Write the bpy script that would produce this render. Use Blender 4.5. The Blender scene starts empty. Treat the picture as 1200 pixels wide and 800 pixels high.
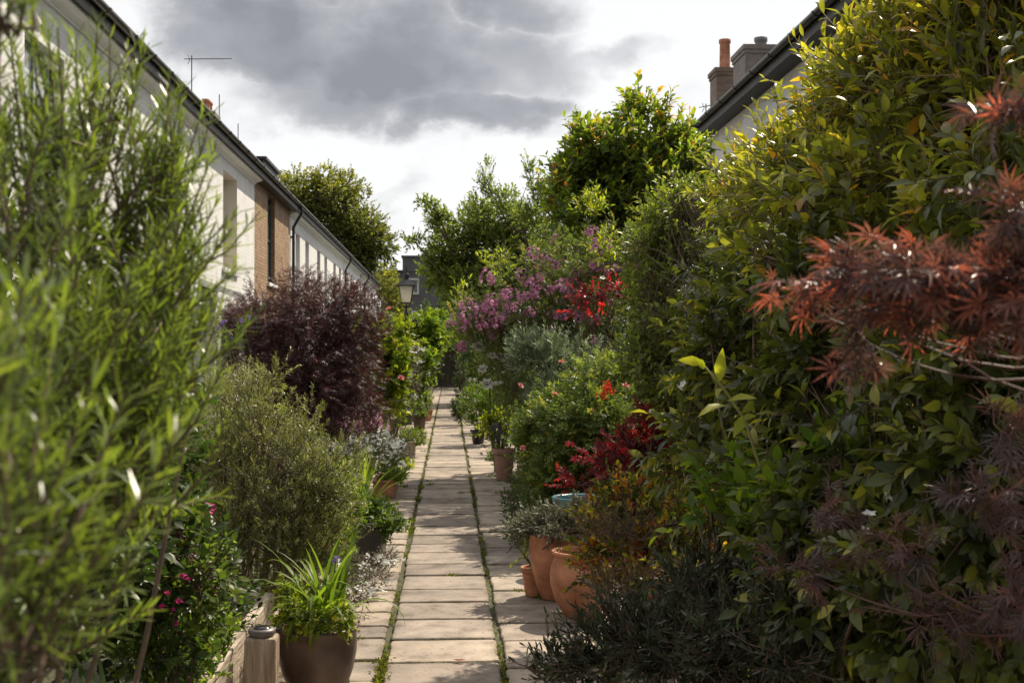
import bpy, math, random
import numpy as np
from mathutils import Vector

# ------------------------------------------------------------------ basics
S = bpy.context.scene
COL = S.collection
RNG = np.random.default_rng(7)
random.seed(7)
CAM_H = 1.55
F = 1400.0                     # focal length in photo pixels (1200 wide)
YAW = math.atan(74 / F)
PIT = math.atan(15 / F)
FW = np.array([math.sin(YAW) * math.cos(PIT), math.cos(YAW) * math.cos(PIT), math.sin(PIT)])
RT = np.array([math.cos(YAW), -math.sin(YAW), 0.0])
UP = np.cross(RT, FW)


def P(px, py, Y):
    """point of the place that the photo shows at px, py, at distance Y down the path"""
    d = FW + (px - 600) / F * RT + (400 - py) / F * UP
    return np.array([0, 0, CAM_H]) + d * (Y / d[1])


def link(o, parent=None):
    COL.objects.link(o)
    if parent is not None:
        o.parent = parent
    return o


def tag(o, label=None, cat=None, group=None, kind=None):
    if label: o['label'] = label
    if cat: o['category'] = cat
    if group: o['group'] = group
    if kind: o['kind'] = kind
    return o


def empty(name, loc, label=None, cat=None, group=None):
    o = bpy.data.objects.new(name, None)
    o.empty_display_size = .1
    o.location = [float(v) for v in loc]
    link(o)
    return tag(o, label, cat, group)


# ------------------------------------------------------------------ materials
def new_mat(name):
    m = bpy.data.materials.new(name)
    m.use_nodes = True
    nt = m.node_tree
    nt.nodes.clear()
    out = nt.nodes.new('ShaderNodeOutputMaterial')
    return m, nt, out


def N(nt, t, **kw):
    n = nt.nodes.new(t)
    for k, v in kw.items():
        if k == 'inp':
            for a, b in v.items():
                n.inputs[a].default_value = b
        else:
            setattr(n, k, v)
    return n


def ramp(nt, stops, interp='LINEAR'):
    r = nt.nodes.new('ShaderNodeValToRGB')
    r.color_ramp.interpolation = interp
    e = r.color_ramp.elements
    while len(e) < len(stops): e.new(.5)
    for i, (p, c) in enumerate(stops):
        e[i].position = p
        e[i].color = (*c, 1) if len(c) == 3 else c
    return r


def leaf_mat(name, cols, rough=.42, trans=.4, gain=(1.9, 2.0, .9), spec=.5):
    m, nt, out = new_mat(name)
    if cols[1][1] > cols[1][0] * 1.3:
        cols = [(c[0] * 1.22, c[1] * 1.02, c[2] * 1.1) for c in cols]; trans = min(.5, trans + .07)
    spec *= .6; rough += .04
    at = N(nt, 'ShaderNodeAttribute', attribute_name='tint')
    r = ramp(nt, [(i / (len(cols) - 1), c) for i, c in enumerate(cols)])
    nt.links.new(at.outputs['Fac'], r.inputs[0])
    # patchy variation over the blade
    tc = N(nt, 'ShaderNodeTexCoord')
    no = N(nt, 'ShaderNodeTexNoise', inp={'Scale': 9.0, 'Detail': 3.0})
    nt.links.new(tc.outputs['Object'], no.inputs['Vector'])
    hs = N(nt, 'ShaderNodeHueSaturation')
    mr = N(nt, 'ShaderNodeMapRange', inp={'From Min': .3, 'From Max': .7, 'To Min': .7, 'To Max': 1.3})
    nt.links.new(no.outputs[0], mr.inputs[0])
    nt.links.new(mr.outputs[0], hs.inputs['Value'])
    nt.links.new(r.outputs[0], hs.inputs['Color'])
    pr = N(nt, 'ShaderNodeBsdfPrincipled', inp={'Roughness': rough, 'Specular IOR Level': spec})
    nt.links.new(hs.outputs[0], pr.inputs['Base Color'])
    vm = N(nt, 'ShaderNodeVectorMath', operation='MULTIPLY')
    vm.inputs[1].default_value = gain
    nt.links.new(hs.outputs[0], vm.inputs[0])
    tr = N(nt, 'ShaderNodeBsdfTranslucent')
    nt.links.new(vm.outputs[0], tr.inputs[0])
    mx = N(nt, 'ShaderNodeMixShader', inp={0: trans})
    nt.links.new(pr.outputs[0], mx.inputs[1])
    nt.links.new(tr.outputs[0], mx.inputs[2])
    nt.links.new(mx.outputs[0], out.inputs[0])
    return m


def plain_mat(name, c, rough=.6, var=.25, scale=6.0, bump=.0, bscale=40.0, c2=None, metal=0.0, spec=.5, stretch=(1, 1, 1)):
    m, nt, out = new_mat(name)
    tc = N(nt, 'ShaderNodeTexCoord')
    mp = N(nt, 'ShaderNodeMapping')
    mp.inputs['Scale'].default_value = stretch
    nt.links.new(tc.outputs['Object'], mp.inputs[0])
    no = N(nt, 'ShaderNodeTexNoise', inp={'Scale': scale, 'Detail': 6.0, 'Roughness': .6})
    nt.links.new(mp.outputs[0], no.inputs['Vector'])
    a = tuple(v * (1 - var) for v in c)
    b = tuple(min(1, v * (1 + var)) for v in (c2 or c))
    r = ramp(nt, [(.3, a), (.7, b)])
    nt.links.new(no.outputs[0], r.inputs[0])
    pr = N(nt, 'ShaderNodeBsdfPrincipled', inp={'Roughness': rough, 'Metallic': metal, 'Specular IOR Level': spec})
    nt.links.new(r.outputs[0], pr.inputs['Base Color'])
    if bump:
        n2 = N(nt, 'ShaderNodeTexNoise', inp={'Scale': bscale, 'Detail': 5.0})
        nt.links.new(mp.outputs[0], n2.inputs['Vector'])
        bp = N(nt, 'ShaderNodeBump', inp={'Strength': bump, 'Distance': .01})
        nt.links.new(n2.outputs[0], bp.inputs['Height'])
        nt.links.new(bp.outputs[0], pr.inputs['Normal'])
    nt.links.new(pr.outputs[0], out.inputs[0])
    return m


def brick_mat(name, c1, c2, mortar, bump=.5, dirt=.15, rough=.8):
    m, nt, out = new_mat(name)
    tc = N(nt, 'ShaderNodeTexCoord')
    sp = N(nt, 'ShaderNodeSeparateXYZ')
    nt.links.new(tc.outputs['Object'], sp.inputs[0])
    ad = N(nt, 'ShaderNodeMath', operation='ADD')
    nt.links.new(sp.outputs[0], ad.inputs[0]); nt.links.new(sp.outputs[1], ad.inputs[1])
    cb = N(nt, 'ShaderNodeCombineXYZ')
    nt.links.new(ad.outputs[0], cb.inputs[0]); nt.links.new(sp.outputs[2], cb.inputs[1])
    br = N(nt, 'ShaderNodeTexBrick', inp={'Scale': 1.0, 'Mortar Size': .007, 'Mortar Smooth': .3, 'Brick Width': .225,
                                          'Row Height': .075, 'Color1': (*c1, 1), 'Color2': (*c2, 1), 'Mortar': (*mortar, 1)})
    nt.links.new(cb.outputs[0], br.inputs['Vector'])
    no = N(nt, 'ShaderNodeTexNoise', inp={'Scale': 2.2, 'Detail': 7.0, 'Roughness': .65})
    nt.links.new(tc.outputs['Object'], no.inputs['Vector'])
    mr = N(nt, 'ShaderNodeMapRange', inp={'From Min': .3, 'From Max': .7, 'To Min': 1 - dirt, 'To Max': 1 + dirt * .5})
    nt.links.new(no.outputs[0], mr.inputs[0])
    hs = N(nt, 'ShaderNodeHueSaturation')
    nt.links.new(br.outputs['Color'], hs.inputs['Color']); nt.links.new(mr.outputs[0], hs.inputs['Value'])
    pr = N(nt, 'ShaderNodeBsdfPrincipled', inp={'Roughness': rough})
    nt.links.new(hs.outputs[0], pr.inputs['Base Color'])
    bp = N(nt, 'ShaderNodeBump', inp={'Strength': bump, 'Distance': .008})
    bp.invert = True
    nt.links.new(br.outputs['Fac'], bp.inputs['Height'])
    nt.links.new(bp.outputs[0], pr.inputs['Normal'])
    nt.links.new(pr.outputs[0], out.inputs[0])
    return m


def slab_mat(name):
    m, nt, out = new_mat(name)
    at = N(nt, 'ShaderNodeAttribute', attribute_name='tint')
    tc = N(nt, 'ShaderNodeTexCoord')
    r = ramp(nt, [(0, (.24, .20, .17)), (.5, (.36, .305, .26)), (1, (.46, .385, .31))])
    nt.links.new(at.outputs['Fac'], r.inputs[0])
    no = N(nt, 'ShaderNodeTexNoise', inp={'Scale': 5.0, 'Detail': 9.0, 'Roughness': .68})
    nt.links.new(tc.outputs['Object'], no.inputs['Vector'])
    r2 = ramp(nt, [(.34, (.48, .46, .44)), (.46, (.85, .84, .83)), (.56, (1.0, 1, 1)), (.7, (1.22, 1.18, 1.1))])
    nt.links.new(no.outputs[0], r2.inputs[0])
    mul = N(nt, 'ShaderNodeMix', data_type='RGBA', blend_type='MULTIPLY')
    mul.inputs[0].default_value = 1
    nt.links.new(r.outputs[0], mul.inputs[6]); nt.links.new(r2.outputs[0], mul.inputs[7])
    vo = N(nt, 'ShaderNodeTexVoronoi', inp={'Scale': 18.0, 'Randomness': 1.0})
    nt.links.new(tc.outputs['Object'], vo.inputs['Vector'])
    r3 = ramp(nt, [(.07, (.40, .38, .34)), (.20, (1, 1, 1))])          # lichen and gum spots
    nt.links.new(vo.outputs['Distance'], r3.inputs[0])
    mul2 = N(nt, 'ShaderNodeMix', data_type='RGBA', blend_type='MULTIPLY')
    mul2.inputs[0].default_value = .7
    nt.links.new(mul.outputs[2], mul2.inputs[6]); nt.links.new(r3.outputs[0], mul2.inputs[7])
    n4 = N(nt, 'ShaderNodeTexNoise', inp={'Scale': 55.0, 'Detail': 8.0, 'Roughness': .7})
    nt.links.new(tc.outputs['Object'], n4.inputs['Vector'])
    ein = N(nt, 'ShaderNodeAttribute', attribute_name='inner')
    n5 = N(nt, 'ShaderNodeTexNoise', inp={'Scale': 7.0, 'Detail': 8.0, 'Roughness': .7})
    nt.links.new(tc.outputs['Object'], n5.inputs['Vector'])
    m5 = N(nt, 'ShaderNodeMath', operation='MULTIPLY_ADD', inp={1: .32, 2: 0.0})
    nt.links.new(ein.outputs['Fac'], m5.inputs[0])
    a5 = N(nt, 'ShaderNodeMath', operation='ADD'); nt.links.new(m5.outputs[0], a5.inputs[0]); nt.links.new(n5.outputs[0], a5.inputs[1])
    r5 = ramp(nt, [(.36, (.50, .47, .40)), (.52, (.86, .85, .82)), (.75, (1, 1, 1))])      # soil and algae gathered along the slab edges
    nt.links.new(a5.outputs[0], r5.inputs[0])
    n6 = N(nt, 'ShaderNodeTexNoise', inp={'Scale': 1.3, 'Detail': 6.0, 'Roughness': .6, 'Distortion': .6})
    nt.links.new(tc.outputs['Object'], n6.inputs['Vector'])
    r6 = ramp(nt, [(.35, (.72, .72, .72)), (.5, (.95, .94, .92)), (.65, (1.08, 1.06, 1.04))])
    nt.links.new(n6.outputs[0], r6.inputs[0])
    mul3 = N(nt, 'ShaderNodeMix', data_type='RGBA', blend_type='MULTIPLY'); mul3.inputs[0].default_value = 1
    nt.links.new(mul2.outputs[2], mul3.inputs[6]); nt.links.new(r5.outputs[0], mul3.inputs[7])
    mul4 = N(nt, 'ShaderNodeMix', data_type='RGBA', blend_type='MULTIPLY'); mul4.inputs[0].default_value = 1
    nt.links.new(mul3.outputs[2], mul4.inputs[6]); nt.links.new(r6.outputs[0], mul4.inputs[7])
    pr = N(nt, 'ShaderNodeBsdfPrincipled', inp={'Roughness': .8, 'Specular IOR Level': .35})
    nt.links.new(mul4.outputs[2], pr.inputs['Base Color'])
    bp = N(nt, 'ShaderNodeBump', inp={'Strength': .5, 'Distance': .006})
    nt.links.new(n4.outputs[0], bp.inputs['Height'])
    bp2 = N(nt, 'ShaderNodeBump', inp={'Strength': .45, 'Distance': .02})
    nt.links.new(no.outputs[0], bp2.inputs['Height'])
    nt.links.new(bp.outputs[0], bp2.inputs['Normal'])
    nt.links.new(bp2.outputs[0], pr.inputs['Normal'])
    nt.links.new(pr.outputs[0], out.inputs[0])
    return m


def glass_mat(name, c, rough=.08, coat=1.0):
    return plain_mat(name, c, rough=rough, var=.1, scale=1.5, spec=.9)


M = {}
M['rosemary'] = leaf_mat('rosemary_leaf', [(.035, .06, .015), (.082, .145, .027), (.165, .25, .042)], .3, .36, (1.9, 1.9, .8), .95)
M['rosemary_grey'] = leaf_mat('rosemary_grey_leaf', [(.055, .075, .022), (.13, .17, .045), (.27, .32, .11)], .4, .3, (1.6, 1.8, .9), .6)
M['dark'] = leaf_mat('evergreen_leaf', [(.015, .03, .008), (.03, .06, .014), (.06, .11, .02)], .38, .25, (1.8, 2.2, .8))
M['green'] = leaf_mat('green_leaf', [(.04, .075, .016), (.07, .13, .025), (.13, .20, .035)], .42, .36)
M['bright'] = leaf_mat('bright_leaf', [(.06, .12, .015), (.11, .20, .02), (.20, .28, .03)], .42, .42)
M['lime'] = leaf_mat('lime_leaf', [(.10, .17, .015), (.19, .27, .02), (.32, .36, .04)], .42, .45, (1.7, 1.8, .8))
M['jasmine'] = leaf_mat('jasmine_leaf', [(.035, .055, .018), (.065, .095, .026), (.12, .16, .035), (.25, .28, .05)], .27, .3, (2.2, 2.2, .7), .6)
M['hedge_top'] = leaf_mat('hedge_leaf', [(.06, .08, .02), (.11, .145, .03), (.18, .22, .04), (.30, .33, .05), (.42, .27, .04)], .25, .48, (1.9, 1.95, .7), .7)
M['fine'] = leaf_mat('fine_leaf', [(.07, .085, .025), (.13, .165, .035), (.22, .27, .05), (.34, .37, .06)], .4, .38, (1.6, 1.7, .7))
M['acer'] = leaf_mat('purple_maple_leaf', [(.035, .018, .022), (.06, .028, .032), (.10, .045, .045)], .38, .22, (2.0, 1.1, 1.0), .6)
M['bronze'] = leaf_mat('bronze_maple_leaf', [(.08, .058, .058), (.14, .088, .082), (.25, .115, .09), (.46, .155, .10)], .3, .36, (1.7, 1.1, .8), .7)
M['red'] = leaf_mat('red_maple_leaf', [(.07, .022, .026), (.18, .03, .034), (.45, .05, .045)], .4, .48, (2.1, 1.0, .9))
M['nandina'] = leaf_mat('nandina_leaf', [(.04, .07, .018), (.11, .16, .02), (.32, .32, .03), (.34, .12, .03), (.38, .035, .025)], .4, .42, (1.7, 1.6, .8))
M['brown'] = leaf_mat('brown_leaf', [(.08, .055, .03), (.13, .09, .045), (.20, .15, .08)], .6, .3, (1.2, 1.2, 1.0))
M['silver'] = leaf_mat('silver_leaf', [(.12, .16, .09), (.20, .25, .15), (.32, .37, .25)], .5, .25, (1.3, 1.4, 1.0))
M['sage'] = leaf_mat('sage_leaf', [(.10, .095, .07), (.15, .15, .10), (.22, .22, .15)], .6, .22, (1.2, 1.3, 1.0))
M['lavender'] = leaf_mat('lavender_leaf', [(.025, .03, .016), (.055, .068, .034), (.14, .16, .09)], .45, .2, (1.2, 1.3, 1.0), .6)
M['tree'] = leaf_mat('tree_leaf', [(.07, .115, .025), (.13, .19, .04), (.20, .26, .06)], .45, .43, (2.0, 2.2, 1.0))
M['tree_yellow'] = leaf_mat('lit_tree_leaf', [(.07, .10, .02), (.13, .17, .035), (.25, .28, .06)], .5, .42, (1.9, 2.0, .8))
M['dogwood'] = leaf_mat('dogwood_leaf', [(.045, .085, .018), (.08, .145, .024), (.14, .22, .03), (.26, .27, .04), (.45, .16, .04)], .36, .44, (2.1, 2.2, .8), .6)
M['rose_leaf'] = leaf_mat('rose_leaf', [(.05, .085, .025), (.085, .145, .04), (.14, .20, .05), (.22, .22, .05)], .42, .34)
M['moss'] = leaf_mat('moss_blade', [(.05, .07, .015), (.11, .15, .02), (.22, .26, .035)], .8, .3, (1.3, 1.4, .8))
M['purple_fl'] = leaf_mat('purple_petal', [(.42, .14, .28), (.55, .27, .42), (.70, .48, .56)], .6, .35, (1.2, 1.1, 1.2), .3)
M['pink_fl'] = leaf_mat('pink_petal', [(.60, .16, .18), (.75, .28, .26), (.85, .45, .40)], .6, .35, (1.1, 1.0, 1.0), .3)
M['white_fl'] = leaf_mat('white_petal', [(.74, .74, .66), (.83, .83, .78), (.88, .88, .85)], .6, .35, (1.0, 1.0, 1.0), .3)
M['violet_fl'] = leaf_mat('violet_petal', [(.16, .10, .38), (.26, .16, .55), (.40, .28, .65)], .6, .35, (1.2, 1.1, 1.2), .3)
M['magenta_fl'] = leaf_mat('magenta_petal', [(.42, .02, .14), (.60, .04, .22), (.70, .12, .35)], .5, .35, (1.2, 1.0, 1.1), .3)
M['red_fl'] = leaf_mat('red_petal', [(.50, .03, .02), (.70, .06, .03), (.75, .14, .06)], .5, .35, (1.2, 1.0, 1.0), .3)
M['bark'] = plain_mat('bark', (.10, .075, .055), .9, .4, 30, .6, 60)
M['twig'] = plain_mat('twig', (.13, .085, .055), .7, .35, 30)
M['twig_green'] = plain_mat('green_stem', (.09, .13, .035), .5, .3, 20)
M['twig_red'] = plain_mat('red_brown_stem', (.12, .05, .04), .6, .3, 20)
M['shoot'] = plain_mat('pale_green_shoot', (.30, .30, .10), .5, .2, 20)
M['twig_pale'] = plain_mat('pale_stem', (.26, .20, .13), .7, .3, 20)
M['slab'] = slab_mat('stone_slab')
M['joint'] = plain_mat('joint_soil', (.06, .05, .03), .95, .4, 14, .6, 60, c2=(.07, .075, .03))
M['ground'] = plain_mat('garden_soil', (.05, .04, .025), .95, .4, 4, .8, 30, c2=(.05, .055, .02))
M['terracotta'] = plain_mat('terracotta', (.38, .135, .06), .75, .34, 7, .3, 60, c2=(.47, .22, .13))
M['terracotta_pink'] = plain_mat('pale_terracotta', (.38, .22, .17), .8, .2, 9, .25, 60)
M['glaze'] = plain_mat('brown_glaze', (.085, .055, .042), .42, .25, 6, .08, 30, c2=(.12, .08, .06))
M['teal_glaze'] = plain_mat('teal_glaze', (.035, .12, .15), .3, .25, 6, .05, 30)
M['dark_pot'] = plain_mat('dark_glaze', (.03, .03, .045), .35, .25, 6)
M['timber'] = plain_mat('weathered_timber', (.30, .23, .17), .75, .38, 7, .8, 22, stretch=(6, .6, 6), c2=(.42, .35, .28))
M['timber_v'] = plain_mat('weathered_post', (.26, .19, .13), .75, .4, 7, .8, 22, stretch=(6, 6, .6), c2=(.38, .30, .22))
M['silver_wood'] = plain_mat('silvered_wood', (.42, .38, .33), .7, .35, 8, .6, 25, stretch=(6, 6, .6), c2=(.55, .51, .46))
M['steel'] = plain_mat('grey_casing', (.13, .11, .105), .45, .25, 20)
M['solar'] = plain_mat('solar_cell', (.02, .02, .03), .15, .2, 10)
M['white_brick'] = brick_mat('painted_brick', (.80, .80, .80), (.77, .77, .77), (.70, .68, .65), .4, .12)
M['yellow_brick'] = brick_mat('stock_brick', (.42, .27, .15), (.31, .185, .10), (.17, .13, .10), .9, .25)
M['chimney_brick'] = brick_mat('sooty_brick', (.25, .18, .13), (.18, .13, .10), (.22, .19, .16), .7, .3)
M['white_paint'] = plain_mat('white_paint', (.80, .80, .79), .5, .05, 3)
M['cream_paint'] = plain_mat('cream_paint', (.66, .60, .50), .55, .07, 3)
M['render_r'] = plain_mat('white_render', (.72, .72, .74), .75, .07, 3, .2, 40)
M['gutter'] = plain_mat('black_gutter', (.035, .03, .03), .35, .3, 12)
M['fascia'] = plain_mat('black_fascia', (.028, .025, .025), .55, .3, 8)
M['slate'] = plain_mat('slate', (.085, .08, .085), .5, .35, 9, .6, 20, c2=(.12, .11, .115))
M['frame_teal'] = plain_mat('teal_frame_paint', (.05, .10, .11), .4, .1, 5)
M['frame_white'] = plain_mat('white_frame_paint', (.75, .75, .73), .4, .05, 5)
M['frame_dark'] = plain_mat('dark_frame_paint', (.04, .05, .05), .4, .1, 5)
M['pane'] = glass_mat('window_pane', (.10, .12, .14))
M['curtain'] = plain_mat('curtain_pane', (.62, .64, .66), .12, .12, 4, stretch=(1, 8, .4), spec=.9)
M['door_a'] = plain_mat('door_paint', (.10, .13, .14), .4, .1, 5)
M['grey_render'] = plain_mat('grey_render', (.17, .165, .18), .85, .12, 2, .2, 30)
M['concrete'] = plain_mat('cement_render', (.22, .19, .17), .85, .25, 6, .4, 30)
M['lead'] = plain_mat('lead_flashing', (.16, .16, .17), .5, .2, 6)
M['iron'] = plain_mat('black_iron', (.018, .018, .02), .35, .2, 10)
M['alu'] = plain_mat('aerial_metal', (.12, .12, .13), .4, .2, 10, metal=.6)
M['copper_wood'] = plain_mat('stained_planter', (.05, .04, .035), .7, .3, 8)


def frosted():
    m, nt, out = new_mat('lantern_glass')
    pr = N(nt, 'ShaderNodeBsdfPrincipled', inp={'Base Color': (.85, .84, .74, 1), 'Roughness': .45})
    tr = N(nt, 'ShaderNodeBsdfTranslucent', inp={0: (.95, .93, .82, 1)})
    mx = N(nt, 'ShaderNodeMixShader', inp={0: .6})
    nt.links.new(pr.outputs[0], mx.inputs[1]); nt.links.new(tr.outputs[0], mx.inputs[2])
    nt.links.new(mx.outputs[0], out.inputs[0])
    return m


M['lantern'] = frosted()


# ------------------------------------------------------------------ mesh helpers
def mesh_np(name, V, loops, starts, totals, mat, tint=None, smooth=False):
    me = bpy.data.meshes.new(name)
    me.vertices.add(len(V)); me.loops.add(len(loops)); me.polygons.add(len(starts))
    me.vertices.foreach_set('co', np.ascontiguousarray(V, dtype=np.float32).ravel())
    me.loops.foreach_set('vertex_index', np.ascontiguousarray(loops, dtype=np.int32))
    me.polygons.foreach_set('loop_start', np.ascontiguousarray(starts, dtype=np.int32))
    if smooth:
        me.polygons.foreach_set('use_smooth', np.ones(len(starts), dtype=bool))
    me.update(calc_edges=True)
    if tint is not None:
        a = me.attributes.new('tint', 'FLOAT', 'POINT')
        a.data.foreach_set('value', np.ascontiguousarray(tint, dtype=np.float32))
    me.materials.append(mat)
    return me


def obj(name, me, parent=None, loc=(0, 0, 0)):
    o = bpy.data.objects.new(name, me)
    o.location = [float(v) for v in loc]
    return link(o, parent)


class MB:
    """collects simple solids into one mesh; coordinates are relative to the origin o"""
    def __init__(s, o=(0, 0, 0)):
        s.v = []; s.f = []; s.o = np.array(o, float); s.t = []; s.sm = []

    def add(s, V, Fs, t=.5, sm=False):
        b = len(s.v)
        for p in V: s.v.append(np.array(p, float) - s.o); s.t.append(t)
        for f in Fs: s.f.append([b + i for i in f]); s.sm.append(sm)

    def box(s, x0, x1, y0, y1, z0, z1, t=.5):
        V = [(x0, y0, z0), (x1, y0, z0), (x1, y1, z0), (x0, y1, z0), (x0, y0, z1), (x1, y0, z1), (x1, y1, z1), (x0, y1, z1)]
        s.add(V, [(0, 3, 2, 1), (4, 5, 6, 7), (0, 1, 5, 4), (1, 2, 6, 5), (2, 3, 7, 6), (3, 0, 4, 7)], t)

    def quad(s, a, b, c, d, t=.5):
        s.add([a, b, c, d], [(0, 1, 2, 3)], t)

    def profile(s, pts, y0, y1, sm=False):
        """closed x,z profile extruded along y"""
        n = len(pts)
        V = [(x, y0, z) for x, z in pts] + [(x, y1, z) for x, z in pts]
        Fs = [(i, (i + 1) % n, n + (i + 1) % n, n + i) for i in range(n)]
        s.add(V, Fs, sm=sm)
        s.add(V[:n], [tuple(range(n))[::-1]]); s.add(V[n:], [tuple(range(n))])

    def lathe(s, c, prof, n=28, sm=True, close=False):
        V = []
        for r, z in prof:
            for i in range(n):
                a = 2 * math.pi * i / n
                V.append((c[0] + r * math.cos(a), c[1] + r * math.sin(a), c[2] + z))
        Fs = []
        for j in range(len(prof) - 1):
            for i in range(n):
                Fs.append((j * n + i, j * n + (i + 1) % n, (j + 1) * n + (i + 1) % n, (j + 1) * n + i))
        s.add(V, Fs, sm=sm)
        if prof[0][0] > 1e-4: s.add(V[:n], [tuple(range(n))[::-1]])
        if prof[-1][0] > 1e-4: s.add(V[-n:], [tuple(range(n))])

    def tube(s, pts, r, n=6):
        pts = [np.array(p, float) for p in pts]
        rs = r if hasattr(r, '__len__') else [r] * len(pts)
        V = []
        for i, p in enumerate(pts):
            d = pts[min(i + 1, len(pts) - 1)] - pts[max(i - 1, 0)]
            d = d / (np.linalg.norm(d) + 1e-9)
            u = np.cross(d, (0, 0, 1.0)) if abs(d[2]) < .9 else np.cross(d, (1.0, 0, 0))
            u /= np.linalg.norm(u); w = np.cross(d, u)
            for k in range(n):
                a = 2 * math.pi * k / n
                V.append(p + rs[i] * (math.cos(a) * u + math.sin(a) * w))
        Fs = []
        for j in range(len(pts) - 1):
            for k in range(n):
                Fs.append((j * n + k, j * n + (k + 1) % n, (j + 1) * n + (k + 1) % n, (j + 1) * n + k))
        s.add(V, Fs, sm=True)
        s.add(V[:n], [tuple(range(n))[::-1]]); s.add(V[-n:], [tuple(range(n))])

    def build(s, name, mat, parent=None, bevel=0.0, loc=(0, 0, 0)):
        me = bpy.data.meshes.new(name)
        me.from_pydata([tuple(v) for v in s.v], [], s.f)
        a = me.attributes.new('tint', 'FLOAT', 'POINT')
        a.data.foreach_set('value', np.array(s.t, dtype=np.float32))
        me.polygons.foreach_set('use_smooth', np.array(s.sm, dtype=bool))
        me.materials.append(mat)
        me.update()
        o = obj(name, me, parent, loc)
        if bevel:
            b = o.modifiers.new('bevel', 'BEVEL'); b.width = bevel; b.segments = 2; b.limit_method = 'ANGLE'
        return o


# ------------------------------------------------------------------ leaves
def T_needle(w=.09, bend=.06):
    V = [(0, 0, 0), (-w, .3, .02), (w, .3, .02), (-w * .9, .75, bend), (w * .9, .75, bend), (0, 1, bend * 1.2)]
    return np.array(V, float), [(0, 2, 1), (1, 2, 4, 3), (3, 4, 5)]


def T_simple(w=.28, fold=.10, droop=.12):
    V = [(0, 0, 0), (-w, .42, fold), (w, .42, fold), (0, .45, 0), (0, 1, -droop)]
    return np.array(V, float), [(0, 3, 1), (0, 2, 3), (1, 3, 4), (3, 2, 4)]


def T_blade(w=.22, fold=.07, droop=.16, tip=1.0):
    V = [(0, 0, 0), (-w * .75, .25, fold), (w * .75, .25, fold), (0, .25, .01), (-w, .52, fold * .9), (w, .52, fold * .9), (0, .52, 0),
         (-w * .55, .8, fold * .3 - droop * .45), (w * .55, .8, fold * .3 - droop * .45), (0, .8, -droop * .5), (0, tip, -droop)]
    return np.array(V, float), [(0, 3, 1), (0, 2, 3), (1, 3, 6, 4), (3, 2, 5, 6), (4, 6, 9, 7), (6, 5, 8, 9), (7, 9, 10), (9, 8, 10)]


def T_multi(parts):
    """compound leaf of diamonds: list of (x, y, angle, length, width)"""
    V = []; Fs = []
    for x, y, a, L, w in parts:
        ca, sa = math.cos(a), math.sin(a)
        b = len(V)
        for (u, v, z) in [(0, 0, 0), (-w, .45 * L, .04 * L), (w, .45 * L, .04 * L), (0, .5 * L, -.01), (0, L, -.1 * L)]:
            V.append((x + u * ca + v * sa, y - u * sa + v * ca, z - .12 * abs(a) * v))
        Fs += [(b, b + 3, b + 1), (b, b + 2, b + 3), (b + 1, b + 3, b + 4), (b + 3, b + 2, b + 4)]
    return np.array(V, float), Fs


TP = {
    'rosemary': T_needle(.044, -.06), 'needle': T_needle(), 'needle_fine': T_needle(.06, .04), 'simple': T_simple(), 'round': T_simple(.42, .06, .06), 'narrow': T_simple(.16, .05, .15),
    'blade': T_blade(), 'lance': T_blade(.15, .05, .2), 'oval': T_blade(.28, .06, .1),
    'palm': T_multi([(0, .12, a, l, .042) for a, l in ((0, .85), (.55, .75), (-.55, .75), (1.15, .58), (-1.15, .58), (1.8, .36), (-1.8, .36))]),
    'maple': T_multi([(0, .1, a, l, .13) for a, l in ((0, .9), (.75, .75), (-.75, .75), (1.6, .5), (-1.6, .5))]),
    'trio': T_multi([(0, .3, 0, .7, .16), (.02, .3, 1.0, .55, .14), (-.02, .3, -1.0, .55, .14)]),
    'pinnate': T_multi([(0, .62, 0, .42, .13), (.02, .5, .95, .38, .12), (-.02, .5, -.95, .38, .12), (.02, .2, 1.05, .34, .11), (-.02, .2, -1.05, .34, .11)]),
    'lobed': T_multi([(0, .0, 0, 1.0, .26), (0, .1, .85, .75, .22), (0, .1, -.85, .75, .22)]),
}


def unit(a):
    return a / (np.linalg.norm(a, axis=-1, keepdims=True) + 1e-9)


def leaf_mesh(name, pos, d, n, size, tint, tpl, mat, wscale=1.0):
    V, Fs = TP[tpl] if isinstance(tpl, str) else tpl
    d = unit(d); n = n - d * np.sum(n * d, -1, keepdims=True); n = unit(n); w = np.cross(d, n)
    ws = wscale if np.ndim(wscale) == 0 else np.asarray(wscale)[:, None, None]
    sz = size[:, None, None]
    X = pos[:, None, :] + sz * (V[None, :, 0:1] * ws * w[:, None, :] + V[None, :, 1:2] * d[:, None, :] + V[None, :, 2:3] * n[:, None, :])
    k = len(V); m = len(pos)
    fl = np.concatenate([np.array(f) for f in Fs]); ft = np.array([len(f) for f in Fs])
    loops = (fl[None, :] + (np.arange(m) * k)[:, None]).ravel()
    tot = np.tile(ft, m); st = np.concatenate([[0], np.cumsum(tot)[:-1]])
    return mesh_np(name, X.reshape(-1, 3), loops, st, tot, mat, np.repeat(tint, k))


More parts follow.
